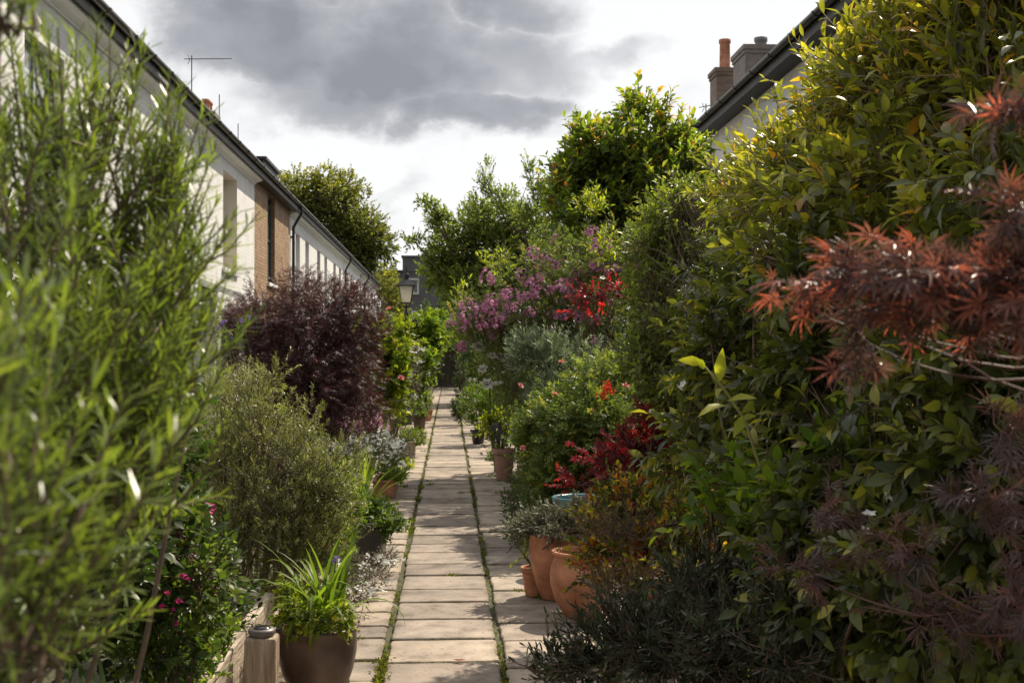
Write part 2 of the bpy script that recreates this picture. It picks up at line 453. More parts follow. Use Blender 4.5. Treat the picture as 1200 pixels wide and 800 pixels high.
def seg_mesh(name, p0, p1, r0, r1, mat, n=3):
    d = unit(p1 - p0)
    ref = np.where(np.abs(d[:, 2:3]) < .9, np.array([[0, 0, 1.0]]), np.array([[1.0, 0, 0]]))
    u = unit(np.cross(d, ref)); w = np.cross(d, u)
    a = 2 * np.pi * np.arange(n) / n
    ring = np.cos(a)[None, :, None] * u[:, None, :] + np.sin(a)[None, :, None] * w[:, None, :]
    A = p0[:, None, :] + ring * r0[:, None, None]; B = p1[:, None, :] + ring * r1[:, None, None]
    V = np.concatenate([A, B], 1); m = len(p0)
    f = []
    for i in range(n): f += [i, (i + 1) % n, n + (i + 1) % n, n + i]
    f = np.array(f)
    loops = (f[None, :] + (np.arange(m) * 2 * n)[:, None]).ravel()
    tot = np.full(m * n, 4); st = np.arange(m * n) * 4
    return mesh_np(name, V.reshape(-1, 3), loops, st, tot, mat, None, True)


def C(px, py, Y, rx, rz, ry=None, w=None):
    c = P(px, py, Y); a = rx / F * Y; b = rz / F * Y
    return (c, np.array([a, ry if ry else (a + b) * .5, b]), w)


def W(x, y, z, rx, ry, rz, w=None):
    return (np.array([x, y, z], float), np.array([rx, ry, rz], float), w)


def bezier(p0, p1, sag, k, rng):
    mid = (p0 + p1) / 2 + sag
    t = np.linspace(0, 1, k + 1)[:, None]
    return (1 - t) ** 2 * p0 + 2 * t * (1 - t) * mid + t ** 2 * p1


STATS = [0]


def grow(kind, label, cat, base, clusters, leaves, leaf='simple', size=.05, mat='green', wood='twig', lpt=10, twig=.15,
         up=.5, out=.8, rnd=.6, angle=.9, sub=.45, nsub=9, shell=.5, trunk=0, stems=4, group=None, tip=0, tint=(.5, .25), flower=None,
         seed=None, droop=0.0, fol='foliage', woodname='stems', parent=None, twig_r=.0018, lit=None, limb_r=.012, limbs=26, wsc=1.0):
    """one plant: limbs from the base to its clumps, twigs in the clumps, leaves along the twigs"""
    rng = np.random.default_rng(seed if seed is not None else sum(map(ord, label)))
    b3 = np.array([base[0], base[1], base[2] if len(base) > 2 else 0.0])
    root = parent or empty(kind, b3, label, cat, group)
    # clumps
    cs, rs, ws = [], [], []
    for c, r, w in clusters:
        vol = (r[0] * r[1] * r[2]) ** (2 / 3) * (w or 1)
        for i in range(nsub):
            v = unit(rng.normal(size=3)); q = rng.uniform(.25, .9) ** .6
            s = sub * rng.uniform(.65, 1.25)
            cs.append(c + v * r * q * (1 - s * .55)); rs.append(r * s); ws.append(vol * s * s)
    cs = np.array(cs); rs = np.array(rs); ws = np.array(ws); ws /= ws.sum()
    nt_ = max(4, int(leaves / lpt))
    ci = rng.choice(len(cs), nt_, p=ws)
    v = unit(rng.normal(size=(nt_, 3)))
    q = rng.uniform(shell, 1, nt_)[:, None]
    start = cs[ci] + v * rs[ci] * q
    start[:, 2] = np.maximum(start[:, 2], b3[2] + .02)
    cen = np.mean([c for c, r, w in clusters], axis=0)
    dirv = unit(v * out + np.array([0, 0, up]) + rng.normal(size=(nt_, 3)) * rnd * .6 + unit(start - cen) * .3)
    L = twig * rng.uniform(.55, 1.35, nt_)
    bend = np.array([0, 0, 1.0]) * (.25 * up - droop)
    # twigs: two segments
    mid = start + dirv * (L * .5)[:, None]
    d2 = unit(dirv + bend * .6 + rng.normal(size=(nt_, 3)) * .12)
    end = mid + d2 * (L * .5)[:, None]
    # leaves
    t = (np.arange(lpt) + .5) / lpt
    t = np.broadcast_to(t, (nt_, lpt)) + rng.uniform(-.3, .3, (nt_, lpt)) / lpt
    a = t < .5
    pos = np.where(a[..., None], start[:, None] + (mid - start)[:, None] * (t * 2)[..., None], mid[:, None] + (end - mid)[:, None] * (t * 2 - 1)[..., None])
    ax = np.where(a[..., None], dirv[:, None], d2[:, None])
    phi = np.arange(lpt)[None] * 2.4 + rng.uniform(0, 6.28, (nt_, 1)) + rng.normal(size=(nt_, lpt)) * .35
    ref = unit(np.cross(ax, np.array([.31, .2, .93]))); ref2 = np.cross(ax, ref)
    rad = np.cos(phi)[..., None] * ref + np.sin(phi)[..., None] * ref2
    ang = angle * rng.uniform(.65, 1.25, (nt_, lpt)) * (1 - .45 * t)
    d = np.cos(ang)[..., None] * ax + np.sin(ang)[..., None] * rad + np.array([0, 0, -droop * .8])
    nrm = ax * .8 - rad * .2 + np.array([0, 0, .75]) + rng.normal(size=d.shape) * .38
    sz = size * rng.uniform(.45, 1.4, (nt_, lpt)) * (1 - .35 * np.abs(t - .4))
    ti = tint[0] + tint[1] * rng.normal(size=(nt_, 1)) + .12 * rng.normal(size=(nt_, lpt)) + tip * (t - .45)
    if lit is not None:  # sunlit tops put into the colour: leaf tint lightens with height
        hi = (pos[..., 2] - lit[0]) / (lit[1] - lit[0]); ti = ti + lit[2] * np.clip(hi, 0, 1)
    ti = np.where(rng.uniform(size=ti.shape) < .04, ti + rng.uniform(.25, .6, ti.shape), ti)
    ti = np.clip(ti, 0, 1)
    o = lambda X: X.reshape(-1, 3) - b3
    me = leaf_mesh(fol, o(pos), d.reshape(-1, 3), nrm.reshape(-1, 3), sz.ravel(), ti.ravel(), leaf, M[mat], wsc)
    STATS[0] += len(me.polygons)
    fo = obj(fol, me, root)
    if fol == 'crown': pass
    # wood
    p0 = [start - b3, mid - b3]; p1 = [mid - b3, end - b3]
    r0 = [np.full(nt_, twig_r * 1.4), np.full(nt_, twig_r)]; r1 = [np.full(nt_, twig_r), np.full(nt_, twig_r * .5)]
    def poly(pts, ra, rb):
        k = len(pts) - 1
        rr = np.linspace(ra, rb, k + 1)
        p0.append(pts[:-1] - b3); p1.append(pts[1:] - b3); r0.append(rr[:-1]); r1.append(rr[1:])
    H = max(c[2] for c in cs) - b3[2]
    hubs = []
    if trunk:
        zc = min(c[2] - r[2] * .55 for c, r, w in clusters)
        tp = np.array([b3[0] * .45 + cen[0] * .55, b3[1] * .45 + cen[1] * .55, max(zc, b3[2] + .15 * H)])
        pts = bezier(b3, tp, rng.normal(size=3) * np.array([.04, .04, 0]) * H * .5, 6, rng)
        poly(pts, trunk, trunk * .7)
        for c, r, w in clusters:
            pts = bezier(tp, c, np.array([0, 0, -.12]) * H * .3 + rng.normal(size=3) * .03 * H, 6, rng)
            poly(pts, trunk * .6, trunk * .2); hubs.append((c, trunk * .25))
    else:
        for c, r, w in clusters:
            for k in range(stems):
                off = rng.normal(size=3) * np.array([.05, .05, 0]) * max(r[0], .1) * 2
                e = c + rng.normal(size=3) * r * .3
                pts = bezier(b3 + off, e, rng.normal(size=3) * .06 * H, 6, rng)
                poly(pts, limb_r, limb_r * .4); hubs.append((e, limb_r * .4))
    for c, r, w in clusters:
        near = [i for i in range(nt_) if np.all(np.abs(start[i] - c) < r * 1.2)] if nt_ < 1500 else list(rng.choice(nt_, 300, replace=False))
        rng.shuffle(near)
        near = near[:limbs]
        hubc = min(hubs, key=lambda h: np.linalg.norm(h[0] - c))
        for i in near:
            if np.linalg.norm(start[i] - hubc[0]) > 2.2 * max(r): continue
            pts = bezier(hubc[0], start[i], rng.normal(size=3) * .08 * np.linalg.norm(r), 4, rng)
            poly(pts, hubc[1] * .8, twig_r * 1.4)
    me = seg_mesh(woodname, np.concatenate(p0), np.concatenate(p1), np.concatenate(r0), np.concatenate(r1), M[wood], 5 if trunk else 4)
    STATS[0] += len(me.polygons)
    obj(woodname, me, root)
    # flowers
    if flower:
        for fl in (flower if isinstance(flower, list) else [flower]):
            flowers(root, b3, cs, rs, fl, rng, end)
    return root


def bloom(kind, mat, size, seed=0):
    rng = np.random.default_rng(seed)
    pos, d, n, sz, tn = [], [], [], [], []
    tpl = 'round'
    def put(p, dd, nn, s, t): pos.append(p); d.append(dd); n.append(nn); sz.append(s); tn.append(t)
    if kind == 'rose':
        for ring, (cnt, tilt, s, r) in enumerate(((7, .35, .62, .05), (6, .75, .52, .04), (5, 1.15, .42, .02), (4, 1.4, .34, .01))):
            for i in range(cnt):
                a = 6.28 * i / cnt + ring * .6 + rng.normal() * .1
                ra = np.array([math.cos(a), math.sin(a), 0])
                dd = ra * math.cos(tilt) + np.array([0, 0, math.sin(tilt)])
                put(ra * r * size, dd, np.array([0, 0, 1.0]) - ra * .9, s * size, rng.uniform(.2, 1) - ring * .1)
    elif kind == 'cluster':                      # a truss of small open flowers
        for j in range(24):
            v = unit(rng.normal(size=3)) * np.array([1.15, 1.15, .8]); c = v * size * .6 * rng.uniform(.4, 1)
            up = unit(v + np.array([0, 0, .35])); u = unit(np.cross(up, (.3, .8, .2))); w = np.cross(up, u)
            tt = rng.uniform(0, 1)
            for i in range(5):
                a = 6.28 * i / 5
                ra = math.cos(a) * u + math.sin(a) * w
                put(c, ra + up * .4, up, size * .19, np.clip(tt + rng.normal() * .12, 0, 1))
    elif kind == 'spike':
        for j in range(26):
            h = j / 26; a = j * 2.4
            ra = np.array([math.cos(a), math.sin(a), .5])
            put(np.array([0, 0, h * size]), ra, np.array([0, 0, 1.0]), size * .22 * (1.15 - h), rng.uniform(0, 1))
    elif kind == 'star':
        for i in range(5):
            a = 6.28 * i / 5
            ra = np.array([math.cos(a), math.sin(a), .35])
            put(np.zeros(3), ra, np.array([0, 0, 1.0]), size * .55, rng.uniform(.2, 1))
    elif kind == 'spray':                        # a loose spray of tiny stars
        for j in range(9):
            c = rng.normal(size=3) * np.array([1, 1, .4]) * size * .45
            for i in range(4):
                a = 6.28 * i / 4
                ra = np.array([math.cos(a), math.sin(a), .25])
                put(c, ra, np.array([0, 0, 1.0]), size * .27, rng.uniform(.2, 1))
    elif kind == 'bell':                         # hanging fuchsia flower
        for i in range(4):
            a = 6.28 * i / 4
            ra = np.array([math.cos(a), math.sin(a), -.15])
            put(np.array([0, 0, -.25 * size]), ra, np.array([0, 0, 1.0]), size * .5, rng.uniform(0, .6))
        for i in range(5):
            a = 6.28 * i / 5
            ra = np.array([math.cos(a) * .3, math.sin(a) * .3, -1])
            put(np.array([0, 0, 0.0]), ra, np.array([math.cos(a), math.sin(a), .2]), size * .6, rng.uniform(.5, 1))
    return leaf_mesh('flower', np.array(pos), np.array(d), np.array(n), np.array(sz), np.clip(np.array(tn), 0, 1), tpl, M[mat])


BL = {}


def flowers(root, b3, cs, rs, fl, rng, ends=None):
    kind, mat, size, cnt = fl['kind'], fl['mat'], fl['size'], fl.get('n', 0)
    nm = fl.get('name', 'flower_cluster' if kind in ('cluster', 'spray') else ('flower_spike' if kind == 'spike' else 'flower'))
    pts = []
    for q in fl.get('at', []):
        pts.append(P(*q))
    top = fl.get('top', .3)
    tries = 0
    while cnt and len(pts) < cnt + len(fl.get('at', [])) and tries < 4000:
        tries += 1
        i = rng.integers(len(cs)); v = unit(rng.normal(size=3))
        v[1] = -abs(v[1]) * .8; v[2] = abs(v[2]) * .7 + top * .2; v = unit(v)
        p = cs[i] + v * rs[i] * 1.12
        if 'zmin' in fl and p[2] < fl['zmin']: continue
        # keep only what lies on the outside of the crown
        q = np.abs(p - cs) / (rs * 1.0)
        if np.sum((q ** 2).sum(-1) < .75) > 0: continue
        if ends is not None and len(ends) and fl.get('snap', True):
            j = np.argmin(((ends - p) ** 2).sum(-1)); p = ends[j]
        pts.append(p)
    for i, p in enumerate(pts):
        key = (kind, mat, size, i % 4)
        if key not in BL: BL[key] = bloom(kind, mat, size, i % 4)
        o = bpy.data.objects.new(nm, BL[key])
        o.location = [float(x) for x in (p - b3)]
        s = rng.uniform(.75, 1.2); o.scale = (s, s, s)
        if kind in ('bell',): o.rotation_euler = (rng.normal() * .2, rng.normal() * .2, rng.uniform(0, 6))
        elif kind == 'spike': o.rotation_euler = (rng.normal() * .2, rng.normal() * .2, rng.uniform(0, 6))
        else: o.rotation_euler = (rng.uniform(.2, 1.1), rng.normal() * .35, rng.normal() * .5)
        link(o, root)


def straps(kind, label, cat, base, n, length, width, mat='bright', spread=.75, seed=1, group=None, flower=None, arch=1.15, parent=None):
    """clump of strap leaves arching from one point"""
    rng = np.random.default_rng(seed)
    b3 = np.array(base, float)
    root = parent or empty(kind, b3, label, cat, group)
    V = []; Fs = []; T = []; K = 8
    for i in range(n):
        az = rng.uniform(0, 6.28); L = length * rng.uniform(.6, 1.15); sp = spread * rng.uniform(.15, 1.1)
        p = np.array([rng.normal() * .03, rng.normal() * .03, 0.0]); el = 1.5 - sp * .5
        h = np.array([math.cos(az), math.sin(az), 0]); side = np.array([-h[1], h[0], 0])
        b = len(V); t = rng.uniform(0, 1)
        for k in range(K + 1):
            u = k / K; wd = width * (1 - u ** 3) * (.6 + .8 * min(u * 3, 1)) * .5
            V += [p - side * wd + np.array([0, 0, wd * .35]), p.copy(), p + side * wd + np.array([0, 0, wd * .35])]; T += [t] * 3
            p = p + (h * math.cos(el) + np.array([0, 0, 1.0]) * math.sin(el)) * L / K
            el -= arch * sp * (.25 + u) * 2.2 / K * 1.3
        for k in range(K):
            a = b + 3 * k
            Fs += [(a, a + 1, a + 4, a + 3), (a + 1, a + 2, a + 5, a + 4)]
    me = bpy.data.meshes.new('foliage'); me.from_pydata([tuple(v) for v in V], [], Fs)
    a = me.attributes.new('tint', 'FLOAT', 'POINT'); a.data.foreach_set('value', np.array(T, dtype=np.float32))
    me.materials.append(M[mat]); me.polygons.foreach_set('use_smooth', np.ones(len(Fs), dtype=bool))
    obj('foliage', me, root)
    if flower:
        for fl in flower:
            flowers(root, b3, np.array([b3]), np.array([[.1, .1, .1]]), fl, rng, None)
            mb = MB(b3)
            for q in fl.get('at', []):
                p = P(*q); mb.tube([b3, (b3 + p) / 2 + np.array([.02, 0, .03]), p], .003, 5)
            mb.build('flower_stalk', M['twig_green'], root)
    return root
# ------------------------------------------------------------------ camera, world, sun
cam = bpy.data.objects.new('camera', bpy.data.cameras.new('camera'))
link(cam)
cam.location = (0, 0, CAM_H)
cam.rotation_euler = (math.pi / 2 + PIT, 0, -YAW)
cam.data.sensor_width = 36; cam.data.lens = 42; cam.data.clip_end = 2000; cam.data.clip_start = .05
cam.data.dof.use_dof = True; cam.data.dof.focus_distance = 7.0; cam.data.dof.aperture_fstop = 10.0
S.camera = cam

SUN_AZ, SUN_EL = math.radians(35), math.radians(47)
sd = Vector((math.sin(SUN_AZ) * math.cos(SUN_EL), math.cos(SUN_AZ) * math.cos(SUN_EL), math.sin(SUN_EL)))
sun = bpy.data.objects.new('sun', bpy.data.lights.new('sun', 'SUN'))
sun.data.energy = 5.0; sun.data.angle = math.radians(.6); sun.data.color = (1, .88, .70)
sun.rotation_euler = (-sd).to_track_quat('-Z', 'Y').to_euler(); sun.location = (10, 20, 30)
link(sun)

wd = bpy.data.worlds.new('World'); S.world = wd; wd.use_nodes = True
nt = wd.node_tree; nt.nodes.clear()
wo = N(nt, 'ShaderNodeOutputWorld'); bg = N(nt, 'ShaderNodeBackground'); bg.inputs[1].default_value = .1
nt.links.new(bg.outputs[0], wo.inputs[0])
sky = N(nt, 'ShaderNodeTexSky', sky_type='NISHITA', sun_disc=False, sun_elevation=SUN_EL, sun_rotation=SUN_AZ)
tc = N(nt, 'ShaderNodeTexCoord')
sc_ = N(nt, 'ShaderNodeVectorMath', operation='MULTIPLY'); sc_.inputs[1].default_value = (1, 1, 1.5)
nt.links.new(tc.outputs['Generated'], sc_.inputs[0])
n1 = N(nt, 'ShaderNodeTexNoise', inp={'Scale': 7.5, 'Detail': 8.0, 'Roughness': .56})
nt.links.new(sc_.outputs[0], n1.inputs['Vector'])
sub_ = N(nt, 'ShaderNodeVectorMath', operation='SUBTRACT'); sub_.inputs[1].default_value = (.5, .5, .5)
nt.links.new(n1.outputs['Color'], sub_.inputs[0])
dsp = N(nt, 'ShaderNodeVectorMath', operation='MULTIPLY'); dsp.inputs[1].default_value = (.17, .17, .13)
nt.links.new(sub_.outputs[0], dsp.inputs[0])
add_ = N(nt, 'ShaderNodeVectorMath', operation='ADD')
nt.links.new(tc.outputs['Generated'], add_.inputs[0]); nt.links.new(dsp.outputs[0], add_.inputs[1])
last = None
BLOBS = [(unit(P(px, py, 10) - np.array([0, 0, CAM_H])), rx, rz, amt) for (px, py, rx, rz, amt) in ((310, 40, 130, 62, .95), (470, 70, 150, 70, 1.0), (570, 130, 85, 44, .95), (690, 50, 120, 26, .55), (420, 100, 190, 48, .72), (610, 60, 90, 60, .6), (470, -20, 210, 40, .9),
                              (455, 222, 70, 10, .2), (330, 110, 70, 26, .45), (1000, -330, 300, 80, .6), (100, -360, 300, 80, .6))]
# unseen dark cloud added behind the camera to cut the fill light
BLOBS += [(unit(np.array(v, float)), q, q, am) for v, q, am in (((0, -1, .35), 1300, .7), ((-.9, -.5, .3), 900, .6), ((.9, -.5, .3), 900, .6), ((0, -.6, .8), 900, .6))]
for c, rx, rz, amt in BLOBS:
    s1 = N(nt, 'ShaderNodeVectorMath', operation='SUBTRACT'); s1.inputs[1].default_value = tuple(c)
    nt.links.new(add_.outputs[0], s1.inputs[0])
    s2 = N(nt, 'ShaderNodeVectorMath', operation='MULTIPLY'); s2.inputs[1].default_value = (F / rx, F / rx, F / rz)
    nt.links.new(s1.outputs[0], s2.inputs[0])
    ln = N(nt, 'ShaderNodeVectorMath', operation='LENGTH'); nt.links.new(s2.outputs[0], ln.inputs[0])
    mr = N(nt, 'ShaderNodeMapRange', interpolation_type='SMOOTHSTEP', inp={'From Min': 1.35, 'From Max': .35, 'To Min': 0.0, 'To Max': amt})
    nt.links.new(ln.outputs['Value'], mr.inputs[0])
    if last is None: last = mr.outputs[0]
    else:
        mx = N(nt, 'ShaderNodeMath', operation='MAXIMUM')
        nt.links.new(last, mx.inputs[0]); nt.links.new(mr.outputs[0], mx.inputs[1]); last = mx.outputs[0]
n2 = N(nt, 'ShaderNodeTexNoise', inp={'Scale': 11.0, 'Detail': 7.0, 'Roughness': .5})
nt.links.new(sc_.outputs[0], n2.inputs['Vector'])
m2 = N(nt, 'ShaderNodeMapRange', inp={'From Min': .3, 'From Max': .7, 'To Min': -.30, 'To Max': .14})
nt.links.new(n2.outputs[0], m2.inputs[0])
ad2 = N(nt, 'ShaderNodeMath', operation='ADD', use_clamp=True)
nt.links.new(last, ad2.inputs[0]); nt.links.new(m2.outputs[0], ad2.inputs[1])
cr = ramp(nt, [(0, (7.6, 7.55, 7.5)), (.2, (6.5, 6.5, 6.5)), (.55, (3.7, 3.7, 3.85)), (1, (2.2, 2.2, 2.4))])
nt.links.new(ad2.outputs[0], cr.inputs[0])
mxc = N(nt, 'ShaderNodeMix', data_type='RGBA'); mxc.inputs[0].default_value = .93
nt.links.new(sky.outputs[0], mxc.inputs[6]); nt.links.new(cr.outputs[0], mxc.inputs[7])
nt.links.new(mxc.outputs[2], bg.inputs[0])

S.render.engine = 'CYCLES'
S.view_settings.view_transform = 'Standard'; S.view_settings.look = 'None'; S.view_settings.gamma = 1
S.view_settings.use_curve_mapping = False
S.view_settings.exposure = 0.42
S.cycles.max_bounces = 7; S.cycles.diffuse_bounces = 3; S.cycles.glossy_bounces = 2; S.cycles.transmission_bounces = 4
S.cycles.use_denoising = True
S.cycles.sample_clamp_indirect = 6
S.cycles.caustics_reflective = False

# ------------------------------------------------------------------ ground and path
g = MB(); g.quad((-400, -60, -.03), (400, -60, -.03), (400, 700, -.03), (-400, 700, -.03))
tag(g.build('ground', M['ground']), kind='structure')

pj = MB(); pj.box(-1.05, 1.15, -1.5, 57, -.028, .004)
tag(pj.build('path_bedding', M['joint']), kind='structure')

rng = np.random.default_rng(3)
path = MB()
GAPS = []      # joints for the moss


def slab(x0, x1, y0, y1, t):
    g_ = .010
    z = .026 + rng.normal() * .0025; tx, ty = rng.normal() * .004, rng.normal() * .004
    x0 += g_ + rng.uniform(0, .006); x1 -= g_ + rng.uniform(0, .006); y0 += g_ + rng.uniform(0, .007); y1 -= g_ + rng.uniform(0, .007)
    cx, cy = (x0 + x1) / 2, (y0 + y1) / 2
    b = .006
    # outline with small wandering of the edges and chipped corners
    def edge(a, c, k=6):
        return [(a[0] + (c[0] - a[0]) * i / k + rng.normal() * .0022, a[1] + (c[1] - a[1]) * i / k + rng.normal() * .0022) for i in range(k)]
    cs_ = [rng.uniform(.004, .02) for _ in range(4)]
    pts = []
    cor = [(x0, y0), (x1, y0), (x1, y1), (x0, y1)]
    for i in range(4):
        a = np.array(cor[i]); c = np.array(cor[(i + 1) % 4]); u = (c - a) / np.linalg.norm(c - a)
        pts += edge(a + u * cs_[i], c - u * cs_[(i + 1) % 4]) + [tuple(c - u * cs_[(i + 1) % 4])]
    n = len(pts)
    Z = lambda x, y: z + tx * (x - cx) + ty * (y - cy)
    V = [(x, y, .0) for x, y in pts] + [(x, y, Z(x, y) - b) for x, y in pts] + \
        [(cx + (x - cx) * (1 - b * 2 / (x1 - x0)), cy + (y - cy) * (1 - b * 2 / (y1 - y0)), Z(x, y)) for x, y in pts] + \
        [(cx + (x - cx) * (1 - .045 * 2 / (x1 - x0)), cy + (y - cy) * (1 - .045 * 2 / (y1 - y0)), Z(x, y)) for x, y in pts]
    Fs = []
    for j in range(3):
        for i in range(n): Fs.append((j * n + i, j * n + (i + 1) % n, (j + 1) * n + (i + 1) % n, (j + 1) * n + i))
    Fs.append(tuple(range(3 * n, 4 * n)))
    path.add(V, Fs, t)


def run(x0, x1, y, yend, lo, hi, tb, wob=.0, split=0):
    while y < yend:
        L = rng.uniform(lo, hi) if abs(x1 - x0) < .55 or not rows else rows.pop(0)
        GAPS.append((x0, x1, y))
        t = np.clip(tb + rng.normal() * .25, 0, 1)
        if split and rng.uniform() < split:
            xm = x0 + (x1 - x0) * rng.uniform(.35, .65)
            slab(x0 + rng.normal() * wob, xm, y, y + L, t); slab(xm, x1, y, y + L, np.clip(t + rng.normal() * .15, 0, 1))
        else:
            slab(x0 + rng.normal() * wob, x1, y, y + L, t)
        y += L


rows = [.47, .5, .46, .48, .47, .45, .5, .46, .48, .46, .47, .5, .47, .48, .51, .47, .48, .47, .41, .49, .44, .52, .42]
XL, XR = -.322, .262
run(XL, XR, -1.2, 56, .36, .52, .4, .006, 0)
run(XL - .33, XL - .008, -1.0, 56, .28, .48, .62, .01)
run(XR + .006, XR + .52, -1.1, 56, .36, .56, .62, .01, .12)
run(XL - .72, XL - .35, -1.1, 56, .3, .5, .5, .02)
run(XR + .54, XR + .85, -1.1, 56, .3, .5, .5, .02)
pth = tag(path.build('path', M['slab']), kind='structure')
ea = pth.data.attributes.new('inner', 'FLOAT', 'POINT')
ea.data.foreach_set('value', np.tile(np.repeat([0, 0, 0, 1], 28), len(path.v) // 112).astype(np.float32))

# moss and small weeds in the joints
pos = []; hh = []
def mossline(xa, ya, xb, yb, n, wdt, h):
    for i in range(n):
        u = rng.uniform()
        pos.append((xa + (xb - xa) * u + rng.normal() * wdt, ya + (yb - ya) * u + rng.normal() * wdt, .012)); hh.append(h * rng.uniform(.5, 1.3))
for xj, dens, wj in ((XL - .004, .8, .012), (XR + .003, .7, .008)):
    y = 4.0
    while y < 40:
        k = rng.uniform(); L = rng.uniform(.06, .4)
        m_ = .05 if k < .5 else (.7 if k < .85 else 1.9)
        mossline(xj, y, xj, y + L, int(620 * L * dens * m_ * (1 if y < 14 else .45)), wj * (1 + .35 * m_), .016 * (1 + .5 * (m_ > 1)))
        y += L
for x0, x1, y in GAPS:
    if y < 4 or y > 30: continue
    if rng.uniform() < .8:
        u = rng.uniform(0, 1); L = rng.uniform(.2, .8) * (x1 - x0)
        xa = x0 + (x1 - x0 - L) * u
        mossline(xa, y, xa + L, y, int(420 * L), .006, .012)
    if rng.uniform() < .12:
        xa = rng.uniform(x0, x1); mossline(xa, y, xa + .05, y, 60, .02, .03)
for side in (-1, 1):
    for k in range(90):
        y = 4 + 22 * rng.uniform() ** 1.3
        xa = (-.64 if side < 0 else .70) + rng.normal() * .07
        mossline(xa, y, xa + rng.normal() * .06, y + rng.normal() * .08, int(rng.uniform(20, 110)), .028, rng.uniform(.02, .045))
pos = np.array(pos); m_ = len(pos)
dd = unit(rng.normal(size=(m_, 3)) * np.array([1, 1, .3]) + np.array([0, 0, .9]))
me = leaf_mesh('moss', pos, dd, rng.normal(size=(m_, 3)), np.array(hh), rng.uniform(0, 1, m_), 'simple', M['moss'])
tag(obj('joint_moss', me), kind='stuff')
# dry leaf litter and soil crumbs
m_ = 900
pos = np.stack([rng.uniform(-.9, 1.0, m_), 4 + 16 * rng.uniform(0, 1, m_) ** 1.3, np.full(m_, .036)], 1)
edge = rng.uniform(size=m_) < .85
pos[edge, 0] = np.where(rng.uniform(size=edge.sum()) < .5, -.62 + rng.normal(size=edge.sum()) * .07, .75 + rng.normal(size=edge.sum()) * .1)
me = leaf_mesh('leaf_litter', pos, unit(rng.normal(size=(m_, 3)) * np.array([1, 1, .12])), rng.normal(size=(m_, 3)) * .25 + np.array([0, 0, 1]),
               rng.uniform(.006, .022, m_), rng.uniform(0, 1, m_), 'simple', M['brown'])
tag(obj('leaf_litter', me), kind='stuff')
fp = P(537, 774, 6.0)
k = (CAM_H - .035) / (CAM_H - fp[2]); fp = np.array([0, 0, CAM_H]) + (fp - np.array([0, 0, CAM_H])) * k
me = leaf_mesh('fallen_leaf', np.zeros((3, 3)), np.array([(1, .2, .15), (.1, 1, .1), (-.6, .5, .2)], float), np.array([[0, 0, 1.0]] * 3), np.array([.04, .032, .03]), np.array([.6, .9, .4]), 'oval', M['red'])
tag(obj('fallen_leaf', me, None, (fp[0], fp[1], .036)), 'small curled red leaf lying on a paving slab near the camera', 'leaf')


# ------------------------------------------------------------------ houses
def facade(mb, s, xf, y0, y1, z0, z1, ops):
    ys = sorted({y0, y1, *[o[0] for o in ops], *[o[1] for o in ops]}); zs = sorted({z0, z1, *[o[2] for o in ops], *[o[3] for o in ops]})
    for a, b in zip(ys, ys[1:]):
        for c, d in zip(zs, zs[1:]):
            if any(o[0] <= (a + b) / 2 <= o[1] and o[2] <= (c + d) / 2 <= o[3] for o in ops): continue
            q = [(xf, a, c), (xf, b, c), (xf, b, d), (xf, a, d)]
            mb.quad(*(q if s > 0 else q[::-1]))


def reveals(mb, s, xf, ops, dep):
    for (a, b, c, d) in ops:
        xi = xf - s * dep
        mb.quad((xf, a, c), (xf, a, d), (xi, a, d), (xi, a, c)); mb.quad((xf, b, c), (xi, b, c), (xi, b, d), (xf, b, d))
        mb.quad((xf, a, d), (xf, b, d), (xi, b, d), (xi, a, d)); mb.quad((xf, a, c), (xi, a, c), (xi, b, c), (xf, b, c))


def window(par, o, s, xf, op, dep, fm, pm, sill=True):
    a, b, c, d = op; xi = xf - s * dep
    lo, hi = sorted((xi, xi + s * .05))
    m = MB(o); f = .055
    m.box(lo, hi, a, a + f, c, d); m.box(lo, hi, b - f, b, c, d); m.box(lo, hi, a + f, b - f, c, c + f); m.box(lo, hi, a + f, b - f, d - f, d)
    mid = (c + d) / 2
    m.box(lo + .004, hi - .004, a + f, b - f, mid - .025, mid + .025)
    ym = (a + b) / 2
    m.box(lo + .008, hi - .008, ym - .012, ym + .012, c + f, mid - .025); m.box(lo + .008, hi - .008, ym - .012, ym + .012, mid + .025, d - f)
    w = m.build('window', fm, par)
    m = MB(o); xp = xi + s * .018; m.quad((xp, a + f, c + f), (xp, b - f, c + f), (xp, b - f, d - f), (xp, a + f, d - f)); m.build('pane', pm, w)
    if sill:
        m = MB(o); lo, hi = sorted((xf - s * dep, xf + s * .06)); m.box(lo, hi, a - .06, b + .06, c - .09, c - .003); m.build('sill', M['white_paint'], w, .008)


